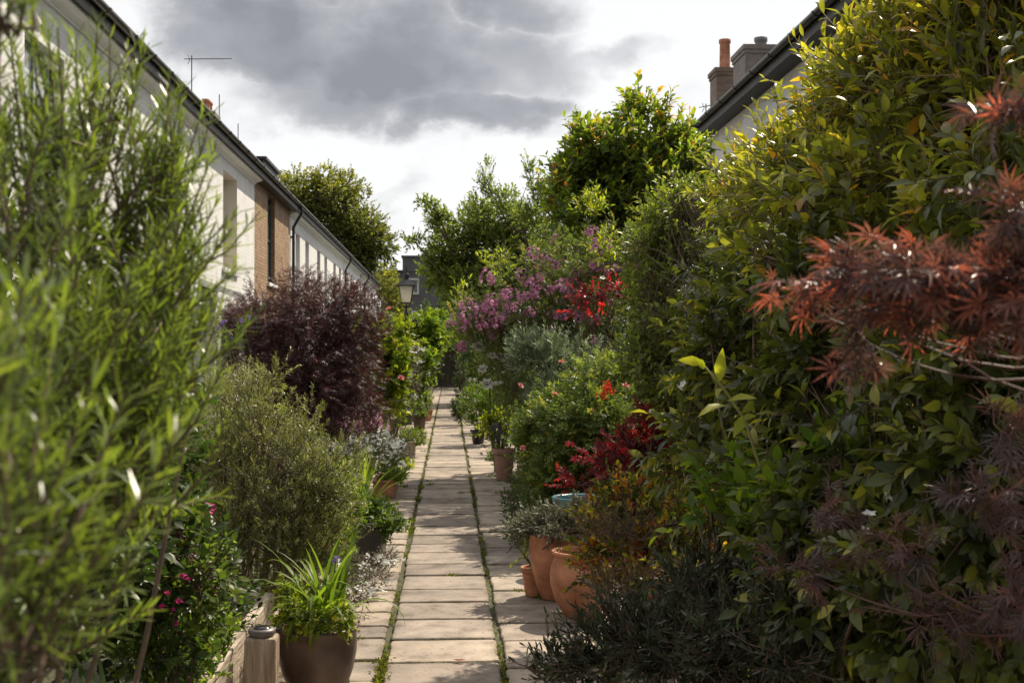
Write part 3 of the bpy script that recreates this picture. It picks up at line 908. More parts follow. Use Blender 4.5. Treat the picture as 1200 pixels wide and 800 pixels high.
def house(s, y0, y1, label, wallm, wins, ground_ops, dep, fm, pm, cornice=True, rev=None, eave_x=3.87, chimney=None, pipe=None, group=None, fx=.28,
          depth=8.0, canopy=None, h=5.5, dormer=None, kind='terraced_house', soff=True):
    """s=-1: row on the left (its front looks to +x); s=+1: row on the right"""
    f = -s                                  # the way the front looks
    xe = s * eave_x; xf = s * (eave_x + fx)
    o = (xf, (y0 + y1) / 2, 0)
    par = empty(kind, o, label, 'house', group)
    ops = wins + ground_ops
    m = MB(o); facade(m, f, xf, y0, y1, 0, h - .12, ops)
    xb = xf + s * depth
    m.quad((xf, y0, 0), (xb, y0, 0), (xb, y0, h - .12), (xf, y0, h - .12)); m.quad((xf, y1, 0), (xb, y1, 0), (xb, y1, h - .12), (xf, y1, h - .12))
    m.quad((xb, y0, 0), (xb, y1, 0), (xb, y1, h - .12), (xb, y0, h - .12))
    xr = s * (eave_x + 4.05); zr = h + 2.75
    m.quad((xf, y0 + .01, h - .12), (xr, y0 + .01, zr - .15), (xb, y0 + .01, h - .12), (xf, y0 + .01, h - .12))
    if not rev: reveals(m, f, xf, ops, dep)
    m.build('wall', wallm, par)
    if rev:
        for op_ in ops:
            m = MB(o); reveals(m, f, xf, [op_], dep); m.build('window_reveal', rev, par)
    # roof
    m = MB(o)
    e = .05
    for sx, xa, xz in ((1, xe + s * .06, xr), (-1, xb - f * .0 + s * .1, xr)):
        m.add([(xa, y0 + .004, h + .02), (xa, y1 - .004, h + .02), (xz, y1 - .004, zr), (xz, y0 + .004, zr),
               (xa, y0 + .004, h - .04), (xa, y1 - .004, h - .04), (xz, y1 - .004, zr - .06), (xz, y0 + .004, zr - .06)],
              [(0, 1, 2, 3), (4, 7, 6, 5), (0, 4, 5, 1), (2, 6, 7, 3), (0, 3, 7, 4), (1, 5, 6, 2)])
    # slate courses step up the slope
    nst = 14
    for i in range(nst):
        u0 = i / nst
        xa = xe + s * .06 + (xr - xe) * u0; za = h + .022 + (zr - h) * u0
        m.box(min(xa, xa + s * .02), max(xa, xa + s * .02), y0 + .006, y1 - .006, za, za + .012)
    roof = m.build('roof', M['slate'], par)
    # fascia and soffit
    m = MB(o)
    a, b = sorted((xe + s * .055, xe + s * .085)); m.box(a, b, y0, y1 - .003, h - .22, h - .045)
    a, b = sorted((xe + s * .085, xf - s * .003)); m.box(a, b, y0, y1 - .003, h - (.20 if cornice else .22), h - (.16 if cornice else .18))
    m.build('fascia', M['fascia'], par)
    # gutter with joints and brackets
    m = MB(o)
    pr = []
    r = .058
    for i in range(9):
        t = math.pi + math.pi * i / 8
        pr.append((xe + r * math.cos(t), h - .045 + r * math.sin(t)))
    pr += [(xe + (r - .012) * math.cos(2 * math.pi - math.pi * i / 8), h - .045 + (r - .012) * math.sin(2 * math.pi - math.pi * i / 8)) for i in range(9)]
    m.profile(pr, y0, y1 - .002, True)
    y = y0 + .6
    while y < y1 - .2:
        q = [(xe + (r + .008) * math.cos(math.pi + math.pi * i / 8), h - .045 + (r + .008) * math.sin(math.pi + math.pi * i / 8)) for i in range(9)]
        q += [(xe + (r - .003) * math.cos(2 * math.pi - math.pi * i / 8), h - .045 + (r - .003) * math.sin(2 * math.pi - math.pi * i / 8)) for i in range(9)]
        m.profile(q, y, y + .05); y += .95
    m.build('gutter', M['gutter'], par)
    if cornice:
        m = MB(o)
        X = lambda q: xf - s * q
        pr = [(X(-.0), h - .33), (X(.03), h - .33), (X(.03), h - .305), (X(.09), h - .275), (X(.15), h - .26), (X(.17), h - .25), (X(.17), h - .205), (X(0), h - .205)]
        m.profile(pr, y0 + .002, y1 - .004)
        m.build('cornice', M['white_paint'], par)
    for i, w_ in enumerate(wins):
        window(par, o, f, xf, w_, dep, fm, pm)
    for op in ground_ops:
        if op[2] < .3:
            xi = xf - f * dep
            lo, hi = sorted((xi, xi + f * .05))
            m = MB(o); m.box(lo, hi, op[0] + .002, op[1] - .002, .0, op[3] - .002)
            for zz in ((.25, .85), (1.0, 1.75)):
                for yy in ((op[0] + .12, (op[0] + op[1]) / 2 - .04), ((op[0] + op[1]) / 2 + .04, op[1] - .12)):
                    a, b = sorted((xi + f * .05, xi + f * .062)); m.box(a, b, yy[0], yy[1], zz[0], zz[1])
            d_ = m.build('door', M['door_a'], par)
            m = MB(o); m.tube([(xi + f * .06, op[1] - .08, 1.0), (xi + f * .11, op[1] - .08, 1.0)], .02, 8); m.build('handle', M['steel'], d_)
        else:
            window(par, o, f, xf, op, dep, fm, pm)
    if canopy:
        for (ya, yb, zz, pj_, mt) in canopy:
            m = MB(o); z2 = zz - .28
            x1_ = xf + f * pj_
            m.add([(xf, ya, zz), (xf, yb, zz), (x1_, yb, z2), (x1_, ya, z2), (xf, ya, zz - .05), (xf, yb, zz - .05), (x1_, yb, z2 - .05), (x1_, ya, z2 - .05)],
                  [(0, 1, 2, 3), (4, 7, 6, 5), (0, 3, 7, 4), (1, 5, 6, 2), (2, 6, 7, 3)])
            cn = m.build('canopy', M['slate'], par)
            m = MB(o); a, b = sorted((x1_, x1_ + f * .025)); m.box(a, b, ya - .02, yb + .02, z2 - .10, z2 + .01)
            m.add([(xf, ya - .02, zz + .02), (x1_, ya - .02, z2 + .02), (x1_, ya - .02, z2 - .09), (xf, ya - .02, zz - .09), (xf, ya - .003, zz + .02), (x1_, ya - .003, z2 + .02), (x1_, ya - .003, z2 - .09), (xf, ya - .003, zz - .09)],
                  [(0, 3, 2, 1), (4, 5, 6, 7), (0, 1, 5, 4), (2, 3, 7, 6), (0, 4, 7, 3), (1, 2, 6, 5)])
            for yy in (ya + .06, yb - .06):
                m.tube([(xf + f * .02, yy, zz - .7), (x1_ - f * .06, yy, z2 - .08)], .022, 6)
            m.build('bracket', M['white_paint'], cn)
    if pipe:
        m = MB(o)
        xp = xf + f * .07
        m.tube([(xe, pipe, h - .1), (xe, pipe, h - .25), (xp, pipe + .0, h - .62), (xp, pipe, 2.6), (xp, pipe, .1)], .04, 10)
        for zz in (4.6, 3.0, 1.5): m.box(min(xf, xp) , max(xf, xp), pipe - .06, pipe + .06, zz, zz + .05)
        m.build('downpipe', M['gutter'], par)
    if chimney:
        for cfg in chimney:
            cx, cy, cw, cl, ztop, mt, pots = cfg
            m = MB(o); m.box(cx - cw / 2, cx + cw / 2, cy - cl / 2, cy + cl / 2, h + 1.0, ztop - .22)
            m.box(cx - cw / 2 - .03, cx + cw / 2 + .03, cy - cl / 2 - .03, cy + cl / 2 + .03, ztop - .219, ztop - .12)
            m.box(cx - cw / 2 - .06, cx + cw / 2 + .06, cy - cl / 2 - .06, cy + cl / 2 + .06, ztop - .119, ztop)
            ch = m.build('chimney', M[mt], par)
            m = MB(o); m.lathe((cx, cy, ztop), [(cw * .42, .0), (cw * .3, .07), (.0, .08)], 10, False); m.build('flaunching', M['concrete'], ch)
            for (dx, dy, ph, prr, pm2) in pots:
                m = MB(o); m.lathe((cx + dx, cy + dy, ztop + .02), [(prr * 1.1, 0), (prr * 1.1, .05), (prr, .07), (prr * .92, ph - .12), (prr * 1.08, ph - .10), (prr * 1.1, ph), (prr * .8, ph), (prr * .7, ph - .3)], 16)
                m.build('chimney_pot', M[pm2], ch)
    if dormer:
        m = MB(o); x0_, x1_, ya, yb, z0_, z1_ = dormer; m.box(x0_, x1_, ya, yb, z0_, z1_); m.box(x0_ - .06, x1_ + .08, ya - .06, yb + .06, z1_ + .002, z1_ + .07)
        m.build('dormer', M['fascia'], par)
    return par


WB, YB = M['white_brick'], M['yellow_brick']
GL = 'left terrace houses'
U = lambda a, b: (a, b, 3.45, 4.72)
D = lambda a: (a, a + .85, .02, 2.05)
house(-1, 4.5, 14.2, 'nearest white painted brick house behind the tall rosemary, teal window frames', WB, [U(6.6, 7.7), U(9.3, 10.3), U(11.9, 13.1)],
      [D(10.0), (12, 13.1, .95, 2.2)], .16, M['frame_teal'], M['curtain'], group=GL, canopy=[(9.8, 11.1, 2.75, .6, 0)])
house(-1, 14.2, 19.6, 'white house left of the pilaster with tan brick window reveals', WB, [U(17.5, 18.65)], [D(15.0), (17.3, 18.6, .95, 2.2)], .22,
      M['frame_white'], M['pane'], rev=YB, group=GL, canopy=[(14.8, 16.1, 2.75, .6, 0)])
house(-1, 19.6, 25.75, 'white house with cream deep window reveals next to the bare brick house', WB, [(22.2, 23.65, 3.15, 4.95)], [D(20.6), (22.6, 23.9, .95, 2.2)], .30,
      M['frame_white'], M['curtain'], rev=M['cream_paint'], group=GL, canopy=[(17.9 + 2.2, 21.8, 2.8, .75, 0), (22.4, 24.2, 2.45, .55, 0)])
house(-1, 25.75, 31.4, 'bare yellow brick house with dark soffit and black roof box', YB, [(27.6, 28.75, 3.2, 5.24)], [D(26.4), (28.5, 29.7, .95, 2.2)], .14,
      M['frame_dark'], M['pane'], cornice=False, group=GL, dormer=(-5.9, -4.45, 28.9, 31.3, 5.7, 6.22))
yy = 31.4
labs = ['white house with black downpipe beside the yellow brick house', 'white house two doors beyond the yellow brick house',
        'white house three doors beyond the yellow brick house, terracotta pot on chimney', 'white house four doors beyond the yellow brick house',
        'white house five doors beyond the yellow brick house', 'second last white house of the left terrace', 'last white house at the far end of the left terrace']
for i, lb in enumerate(labs):
    w_ = 5.3
    chm = [(-7.92, yy + 2.9, .55, .9, 9.42, 'chimney_brick', [(0, -.2, .42, .13, 'terracotta'), (0, .22, .42, .13, 'terracotta')])] if i in (1,) else \
        [(-7.92, yy + 2.9, .5, .9, 9.1, 'chimney_brick', [])]
    house(-1, yy, yy + w_, lb, WB, [(yy + 1.2, yy + 2.15, 3.25, 4.85), (yy + 3.4, yy + 4.3, 3.25, 4.85)], [D(yy + .5), (yy + 2.6, yy + 3.8, .95, 2.2)], .16,
          M['frame_white'], M['pane'], group=GL, pipe=yy + .22 if i in (0, 3, 5) else None, chimney=chm)
    yy += w_

GR = 'right terrace houses'
house(1, 8.0, 21.5, 'nearest white rendered house above the tall right hedge', M['render_r'], [(10, 11.1, 3.3, 4.7), (14, 15.1, 3.3, 4.7), (18.2, 19.3, 3.3, 4.7)],
      [D(12.5), (16, 17.2, .95, 2.2)], .16, M['frame_white'], M['pane'], cornice=False, eave_x=4.19, fx=.31, group=GR)
house(1, 21.5, 28.9, 'white rendered house behind the orange tipped tree, right side', M['render_r'], [(24, 25.1, 3.3, 4.7)], [D(22.5), (26, 27.2, .95, 2.2)], .16,
      M['frame_white'], M['pane'], cornice=False, eave_x=4.19, fx=.31, group=GR)
house(1, 28.9, 40, 'farther right house carrying two chimneys and an orange pot', M['render_r'], [(31, 32.1, 3.3, 4.7), (36, 37.1, 3.3, 4.7)], [D(33.5), (38, 39.2, .95, 2.2)], .16,
      M['frame_white'], M['pane'], cornice=False, eave_x=4.19, fx=.31, group=GR,
      chimney=[(8.05, 34.6, .62, .85, 9.85, 'chimney_brick', [(0, -.15, .86, .16, 'terracotta')]),
               (8.0, 30.9, .80, 1.3, 9.5, 'concrete', [(.15, -.1, .3, .16, 'lead')])])


# aerials
def aerial(name, label, x, y, z, h, boom, ang, els):
    e = empty(name, (x, y, z), label, 'aerial')
    m = MB((x, y, z)); m.tube([(x, y, z), (x, y, z + h)], .018, 6); m.build('mast', M['alu'], e)
    if boom:
        dx, dy = math.cos(ang), math.sin(ang)
        m = MB((x, y, z))
        m.tube([(x - .22 * dx, y - .22 * dy, z + h - .12), (x + boom * dx, y + boom * dy, z + h - .04)], .014, 5)
        for i in range(els):
            t = (i + .5) / els; c = np.array([x + (boom * t) * dx, y + boom * t * dy, z + h - .12 + .08 * t])
            m.tube([c - np.array([-dy, dx, 0]) * .12 + np.array([0, 0, -.02]), c + np.array([-dy, dx, 0]) * .12 + np.array([0, 0, .02])], .007, 4)
        for sgn in (-1, 1):
            m.tube([(x - .05 * dx, y, z + h - .12), (x - .12 * dx, y, z + h - .12 + sgn * .14)], .01, 4)
        m.build('antenna', M['alu'], e)
    return e


aerial('television_aerial', 'yagi television aerial on a mast above the left gutter line', -7.92, 37.2, 9.0, 1.75, 1.2, .15, 12)
aerial('rod_aerial', 'thin rod aerial beside the left chimney pots', -7.95, 41.8, 9.3, 1.25, 0, 0, 0)
aerial('rod_aerial', 'shorter leaning rod aerial farther down the left roof', -7.95, 45.5, 9.3, .95, 0, 0, 0)
aerial('television_aerial', 'small aerial on the far right roof left of the brick chimney', 8.0, 36.8, 8.2, 1.15, .16, 0, 2)

# far grey building
o = (-1, 94, 0)
gb = empty('grey_building', o, 'dark grey rendered building closing the far end of the path', 'building')
m = MB(o); m.box(-5.2, 3.2, 92, 99, 0, 7.9); m.box(-3.55, 3.2, 91.9, 99.1, 7.901, 9.0); m.build('wall', M['grey_render'], gb)
m = MB(o); m.box(-5.3, -3.56, 91.8, 99.2, 7.903, 8.0); m.box(-3.65, 3.3, 91.8, 99.2, 9.001, 9.12); m.build('coping', M['lead'], gb)
for (a, b, c, d) in ((478, 491, 326, 345), (482, 491, 364, 376), (520, 532, 326, 345)):
    p0, p1 = P(a, d, 92), P(b, c, 92)
    m = MB(o); f_ = .14
    m.box(p0[0], p1[0], 91.9, 91.995, p1[2] - f_, p1[2]); m.box(p0[0], p1[0], 91.9, 91.995, p0[2], p0[2] + f_)
    m.box(p0[0], p0[0] + f_, 91.9, 91.995, p0[2] + f_, p1[2] - f_); m.box(p1[0] - f_, p1[0], 91.9, 91.995, p0[2] + f_, p1[2] - f_)
    w_ = m.build('window', M['frame_white'], gb)
    m = MB(o); m.quad((p0[0] + f_, 91.97, p0[2] + f_), (p1[0] - f_, 91.97, p0[2] + f_), (p1[0] - f_, 91.97, p1[2] - f_), (p0[0] + f_, 91.97, p1[2] - f_)); m.build('pane', M['pane'], w_)

# ------------------------------------------------------------------ street lamp
LX, LY = P(476, 337, 26)[0], 26.0
o = (LX, LY, 0)
sl = empty('street_lamp', o, 'black lamp post with frosted four sided lantern among the roses', 'street lamp')
m = MB(o); m.lathe((LX, LY, 0), [(.13, 0), (.13, .25), (.10, .3), (.09, .7), (.06, .78), (.045, .9), (.036, 2.35), (.06, 2.4), (.06, 2.43), (.03, 2.47), (.03, 2.62)], 16)
m.tube([(LX - .28, LY, 2.28), (LX + .28, LY, 2.28)], .016, 8); m.build('post', M['iron'], sl)
zb, zt, wb, wt = 2.66, 3.03, .095, .155
m = MB(o)
def ring(z, w, t): 
    for a in (-1, 1):
        m.box(LX - w - t, LX + w + t, LY + a * w - t, LY + a * w + t, z - t, z + t)
        m.box(LX + a * w - t, LX + a * w + t, LY - w + t, LY + w - t, z - t * .9, z + t * .9)
ring(zb, wb, .012); ring(zt, wt, .012)
for a in (-1, 1):
    for b in (-1, 1):
        m.tube([(LX + a * wb, LY + b * wb, zb), (LX + a * wt, LY + b * wt, zt)], .010, 6)
        m.tube([(LX + a * .02, LY + b * .02, zb - .1), (LX + a * wb, LY + b * wb, zb)], .009, 6)
V = [(LX + a * .205, LY + b * .205, zt + .012) for a, b in ((-1, -1), (1, -1), (1, 1), (-1, 1))] + [(LX + a * .06, LY + b * .06, zt + .15) for a, b in ((-1, -1), (1, -1), (1, 1), (-1, 1))]
m.add(V, [(3, 2, 1, 0), (0, 1, 5, 4), (1, 2, 6, 5), (2, 3, 7, 6), (3, 0, 4, 7), (4, 5, 6, 7)])
m.box(LX - .21, LX + .21, LY - .21, LY + .21, zt - .01, zt + .011)
m.lathe((LX, LY, zt + .15), [(.055, 0), (.062, .06), (.07, .09), (.05, .12), (.03, .15), (.035, .18), (.015, .22), (.02, .24), (.0, .3)], 12)
lf = m.build('lantern', M['iron'], sl)
m = MB(o)
c8 = [(LX + a * (wb - .004), LY + b * (wb - .004), zb + .01) for a, b in ((-1, -1), (1, -1), (1, 1), (-1, 1))] + [(LX + a * (wt - .004), LY + b * (wt - .004), zt - .012) for a, b in ((-1, -1), (1, -1), (1, 1), (-1, 1))]
m.add(c8, [(0, 1, 5, 4), (1, 2, 6, 5), (2, 3, 7, 6), (3, 0, 4, 7)])
m.build('lantern_glass', M['lantern'], lf)


gt = empty('stand_in_gate', (0, 54.3, 0), 'added dark gate standing in for the shaded opening at the path end', 'gate')  # added gate, its dark boards stand in for a shaded opening
for x in (-.62, .62):
    m = MB((0, 54.3, 0)); m.box(x - .06, x + .06, 54.24, 54.36, 0, 2.05); m.box(x - .075, x + .075, 54.225, 54.375, 2.051, 2.09); m.build('stand_in_post', M['copper_wood'], gt, .006)
m = MB((0, 54.3, 0))
for i in range(9):
    m.box(-.55 + i * .122, -.55 + i * .122 + .116, 54.27, 54.295, .04, 1.9)
for z in (.3, 1.0, 1.65): m.box(-.55, .548, 54.296, 54.33, z, z + .1)
m.build('boards', M['copper_wood'], gt)

# ------------------------------------------------------------------ pots, timber
def pot(name, label, x, y, z, r, h, mat, prof=None, group=None, soil=True, rim=True):
    e = empty(name, (x, y, z), label, 'pot', group)
    prof = prof or [(.68, 0), (.74, .1), (.92, .75), (.95, .82), (1.04, .82), (1.06, .86), (1.06, .98), (1.02, 1.0), (.93, 1.0), (.9, .9)]
    m = MB((x, y, z)); m.lathe((x, y, z), [(a * r, b * h) for a, b in prof], 36); m.build('body', M[mat], e)
    m = MB((x, y, z)); m.lathe((x, y, z), [(prof[-1][0] * r * .99, prof[-1][1] * h - .002), (prof[-1][0] * r * .6, prof[-1][1] * h + .006), (0, prof[-1][1] * h + .01)], 20); m.build('soil', M['ground'], e)
    return e


EGG = [(.5, 0), (.55, .03), (.72, .2), (.9, .45), (.99, .68), (1.0, .82), (.98, .92), (1.03, .95), (1.04, .99), (.99, 1.0), (.9, .98), (.88, .9)]
BELLY = [(.55, 0), (.6, .04), (.85, .25), (1.0, .5), (1.02, .62), (.95, .78), (.86, .88), (.84, .92), (.95, .95), (.96, .99), (.9, 1.0), (.8, .96), (.78, .88)]
PX, PY_ = P(372, 760, 5.25)[0], 5.25
pot('flower_pot', 'large brown glazed pot at bottom left holding the strap leaved plant', PX, PY_, .03, .172, .345, 'glaze', EGG)
pot('flower_pot', 'orange terracotta pot with bulging belly nearest on the right', .775, 6.95, .03, .185, .38, 'terracotta', BELLY)
pot('flower_pot', 'brownish terracotta pot tucked behind the bulging orange pot', .66, 7.45, .03, .16, .42, 'terracotta', EGG)
pot('flower_pot', 'small dark terracotta pot standing left of the orange pot', .545, 7.55, .03, .088, .18, 'terracotta')
pot('flower_pot', 'teal glazed pot under the red maple', .92, 8.4, .0, .19, .55, 'teal_glaze', EGG)
pot('flower_pot', 'pale pink terracotta pot beside the path with purple plants', .675, 14.6, .03, .135, .37, 'terracotta_pink')
pot('flower_pot', 'dark glazed pot under the round yew', .50, 20.4, .03, .13, .24, 'dark_pot')
pot('flower_pot', 'small terracotta pot at left path edge by the grey flowering bush', -.52, 27.5, .03, .16, .26, 'terracotta')
pot('flower_pot', 'brown pot beyond the clipped dome, left of path', -.60, 24.5, .03, .15, .30, 'glaze')


def trough(name, label, x0, x1, y0, y1, z1, mat):
    o = ((x0 + x1) / 2, (y0 + y1) / 2, .03); e = empty(name, o, label, 'planter')
    t = .022; m = MB(o)
    m.box(x0, x1, y0, y0 + t, .03, z1); m.box(x0, x1, y1 - t, y1, .03, z1); m.box(x0, x0 + t, y0 + t, y1 - t, .03, z1); m.box(x1 - t, x1, y0 + t, y1 - t, .03, z1)
    m.build('panels', M[mat], e, .004)
    m = MB(o); m.box(x0 - .01, x1 + .01, y0 - .01, y0 + .03, z1 + .001, z1 + .025); m.box(x0 - .01, x1 + .01, y1 - .03, y1 + .01, z1 + .001, z1 + .025)
    m.box(x0 - .01, x0 + .03, y0 + .03, y1 - .03, z1 + .001, z1 + .025); m.box(x1 - .03, x1 + .01, y0 + .03, y1 - .03, z1 + .001, z1 + .025); m.build('rim', M[mat], e, .004)
    m = MB(o); m.box(x0 + t, x1 - t, y0 + t, y1 - t, z1 - .06, z1 - .02); m.build('soil', M['ground'], e)
    return e


trough('planter_box', 'dark wooden planter box holding dark green geranium', -.92, -.49, 8.7, 9.5, .30, 'copper_wood')
trough('planter_trough', 'terracotta trough at the left path edge', -.80, -.58, 12.7, 13.5, .19, 'terracotta')
trough('planter_box', 'brown wooden box under the clipped green dome', -.84, -.50, 17.6, 18.3, .24, 'timber')

# raised timber bed at the left
o = (-.86, 4.6, 0)
tb = empty('raised_bed', o, 'raised bed edged with weathered timber boards, bottom left', 'raised bed')
for k, (za, zb_) in enumerate(((.0, .20), (.205, .40))):
    for (ya, yb) in ((2.4, 4.38), (4.39, 5.85)):
        m = MB(o); j = .004 * k
        m.box(-.90 + j, -.845 + j, ya, yb, za, zb_); m.build('board', M['timber'], tb, .006)
m = MB(o); m.box(-2.9, -.905, 2.4, 2.45, 0, .4); m.box(-2.9, -.905, 5.80, 5.85, 0, .4); m.build('end_board', M['timber'], tb, .006)
m = MB(o)
for y in (2.6, 4.0, 5.15): m.box(-.835, -.765, y, y + .07, 0, .385)
m.build('stake', M['timber_v'], tb, .005)
m = MB(o); m.box(-2.9, -.906, 2.451, 5.799, .02, .36); m.build('soil', M['ground'], tb)
# the log with a round steel light
lp = P(307, 740, 4.75)
lx, ly = lp[0], 4.75
lg = empty('timber_post', (lx, ly, 0), 'thick weathered square post beside the raised bed boards', 'post')
m = MB((lx, ly, 0)); m.box(lx - .062, lx + .062, ly - .055, ly + .055, 0, .446); m.build('shaft', M['timber_v'], lg, .012)
so = empty('solar_light', (lx, ly, .447), 'flat round grey solar light on top of the thick square post', 'light')
m = MB((lx, ly, .447)); m.lathe((lx, ly, .447), [(.046, 0), (.052, .01), (.053, .02), (.047, .028), (0, .03)], 24); m.build('housing', M['steel'], so)
m = MB((lx, ly, .447)); m.lathe((lx, ly, .4765), [(.034, 0), (.032, .004), (0, .005)], 20); m.build('cell', M['solar'], so)

# weathered split post behind the front rosemary
c = P(246, 440, 8.4)
wp = empty('fence_post', (c[0], 8.4, 0), 'pale weathered wooden post with split tapering top left of the maple', 'post')
zt_ = P(246, 378, 8.4)[2]
m = MB((c[0], 8.4, 0))
for dx, dz, w_ in ((-.028, -.03, .012), (-.008, 0, .010), (.014, -.02, .011), (.03, -.08, .010)):
    m.tube([(c[0] + dx * 1.5, 8.4, 0), (c[0] + dx * 1.1, 8.4, .9), (c[0] + dx * .7, 8.4, zt_ + dz)], [w_ * 1.8, w_ * 1.5, w_ * .6], 6)
m.build('split_post', M['silver_wood'], wp)

# ================================================================== PLANTS
# ---- left, near
grow('rosemary_bush', 'tall bright green rosemary bush nearest the camera at the left edge', 'shrub', (-.78, 1.25),
     [C(20, 185, 1.3, 50, 55, .16, .7), C(105, 200, 1.35, 40, 60, .14, .9), C(185, 240, 1.4, 28, 60, .12, 1.0), C(60, 290, 1.25, 85, 70, .2),
      C(198, 335, 1.4, 42, 70, .14), C(120, 400, 1.25, 85, 90, .2), C(205, 440, 1.4, 28, 48, .1), C(160, 520, 1.3, 44, 60, .12), C(40, 500, 1.1, 80, 90, .2), C(110, 560, 1.2, 75, 75, .15), C(165, 610, 1.25, 30, 28, .08), C(40, 650, 1.15, 60, 90, .15), C(25, 760, 1.1, 55, 60, .15),
      C(10, 30, .85, 42, 20, .06), W(-.75, 1.1, .7, .2, .3, .4, .4), W(-.85, 1.3, 1.3, .25, .3, .3, .4), W(-.8, .8, 1.0, .25, .3, .5, .4)],
     58000, 'rosemary', .025, 'rosemary', 'twig', lpt=44, twig=.11, up=1.1, out=.5, rnd=.5, angle=1.0, sub=.46, nsub=7, tip=.25, stems=1, limb_r=.006, limbs=14, twig_r=.0013, seed=11,
     tint=(.55, .16))
grow('rosemary_bush', 'very blurred rosemary sprigs closest to the lens at bottom left', 'shrub', (-.42, .62),
     [C(0, 650, .68, 45, 80, .08), C(30, 750, .72, 45, 60, .08), C(-20, 560, .66, 40, 60, .08), W(-.36, .6, .9, .1, .12, .3)],
     7500, 'rosemary', .03, 'rosemary', 'twig', lpt=40, twig=.12, up=.9, out=.5, rnd=.6, angle=1.15, sub=.5, nsub=6, tip=.25, stems=1, limb_r=.004, limbs=10, twig_r=.0013, seed=12, tint=(.62, .14))
grow('evergreen_shrub', 'dark evergreen shrub in shade behind the front rosemary', 'shrub', (-1.5, 3.7, .36),
     [C(70, 470, 3.6, 150, 150, .4), C(150, 560, 4.0, 80, 110, .3), C(30, 620, 3.4, 150, 150, .35), C(130, 700, 3.8, 110, 90, .3), C(-60, 380, 3.6, 140, 150, .4)],
     15000, 'oval', .045, 'dark', 'bark', lpt=9, twig=.13, sub=.5, seed=13)
grow('fuchsia', 'fuchsia with hanging magenta flowers in the raised bed', 'plant', (-.86, 3.7, .36),
     [C(222, 690, 3.8, 36, 62, .12), C(205, 640, 3.9, 40, 40, .12)], 1000, 'oval', .034, 'green', 'twig_red', lpt=8, twig=.10, seed=14, limb_r=.004, tip=.2,
     flower=[dict(kind='bell', mat='magenta_fl', size=.03, at=[(197, 691, 3.62), (210, 700, 3.6), (204, 711, 3.6), (206, 726, 3.62), (214, 671, 3.65), (220, 675, 3.65), (190, 706, 3.6), (184, 648, 3.7), (176, 712, 3.6)])], droop=.15)
straps('iris_plant', 'tall upright blue green sword leaves at the bottom left', 'plant', (-.82, 3.05, .36), 16, .42, .022, 'green', .35, 21)
grow('mint_plant', 'bushy small leaved green herb beside the square post', 'plant', (-.86, 4.35, .36),
     [C(232, 765, 4.2, 46, 45, .13), C(200, 790, 4.0, 50, 40, .12), C(160, 770, 3.8, 50, 50, .1)], 3600, 'oval', .024, 'bright', 'twig_green', lpt=12, twig=.10, up=1.2, seed=15, limb_r=.003)
grow('sage_plant', 'shaded dark salvia with small pink flowers left of the grey rosemary', 'plant', (-1.25, 5.0, .36),
     [C(225, 650, 4.9, 40, 60, .25), C(190, 730, 4.8, 80, 50, .25), C(265, 705, 5.2, 40, 40, .2)], 2600, 'oval', .035, 'dark', 'twig', lpt=9, twig=.11, seed=16, limb_r=.004,
     flower=[dict(kind='star', mat='magenta_fl', size=.026, at=[(236, 594, 4.6), (249, 592, 4.6), (247, 601, 4.6), (238, 603, 4.6), (250, 597, 4.6), (243, 589, 4.6)])])
grow('rosemary_bush', 'large grey green rosemary bush rising over the raised bed', 'shrub', (-1.05, 6.6),
     [C(300, 500, 6.4, 72, 78, .4), C(365, 545, 6.2, 55, 75, .35), C(250, 520, 6.6, 60, 85, .4), C(320, 600, 6.2, 95, 78, .4), C(262, 620, 6.3, 62, 70, .4),
      C(385, 605, 6.2, 34, 60, .3), C(335, 680, 6.1, 62, 42, .28)],
     84000, 'rosemary', .024, 'rosemary_grey', 'twig', lpt=30, twig=.11, up=.75, out=.75, rnd=.7, angle=1.1, sub=.28, nsub=26, tip=.2, stems=4, limb_r=.014, twig_r=.0016, seed=17, tint=(.5, .2), lit=(.6, 1.5, .15), wsc=1.7)
# pot planting
straps('agapanthus', 'arching strap leaves growing from the big brown pot', 'plant', (PX + .02, PY_ + .02, .36), 60, .45, .015, 'bright', 1.5, 22,
       flower=[dict(kind='cluster', mat='violet_fl', size=.045, at=[(393, 656, 5.3)], n=0, name='flower')])
grow('ivy', 'small variegated ivy trailing over the rim of the brown pot', 'plant', (PX, PY_, .345),
     [C(345, 722, 5.15, 26, 22, .06), C(398, 722, 5.1, 26, 16, .06), C(370, 728, 5.08, 40, 14, .04), C(348, 700, 5.3, 20, 22, .06)], 1500, 'lobed', .022, 'lime', 'twig_green', lpt=8, twig=.06, up=.2, droop=.3, seed=18, limb_r=.002, tint=(.35, .25))
# ---- left, middle
grow('sedum', 'low mat of tiny white flowers spilling onto the left paving', 'plant', (-.66, 7.4),
     [C(430, 668, 7.3, 40, 22, .25), C(410, 690, 7.0, 36, 20, .2), C(452, 655, 7.8, 20, 16, .3)], 3600, 'simple', .014, 'sage', 'twig', lpt=8, twig=.05, seed=19, limb_r=.002,
     flower=[dict(kind='spray', mat='white_fl', size=.034, n=55, zmin=.03)])
grow('geranium', 'dark green leafy geranium filling the dark planter box', 'plant', (-.70, 9.1, .26),
     [C(432, 612, 9.0, 32, 30, .3), C(452, 624, 8.8, 16, 22, .2), C(415, 605, 9.1, 22, 30, .25)], 2600, 'lobed', .045, 'green', 'twig_green', lpt=6, twig=.09, seed=20, limb_r=.003, tint=(.3, .2))
straps('crocosmia', 'upright bright sword leaves left of the path beyond the planter box', 'plant', (-.80, 10.2, 0), 70, .75, .022, 'bright', .5, 23)
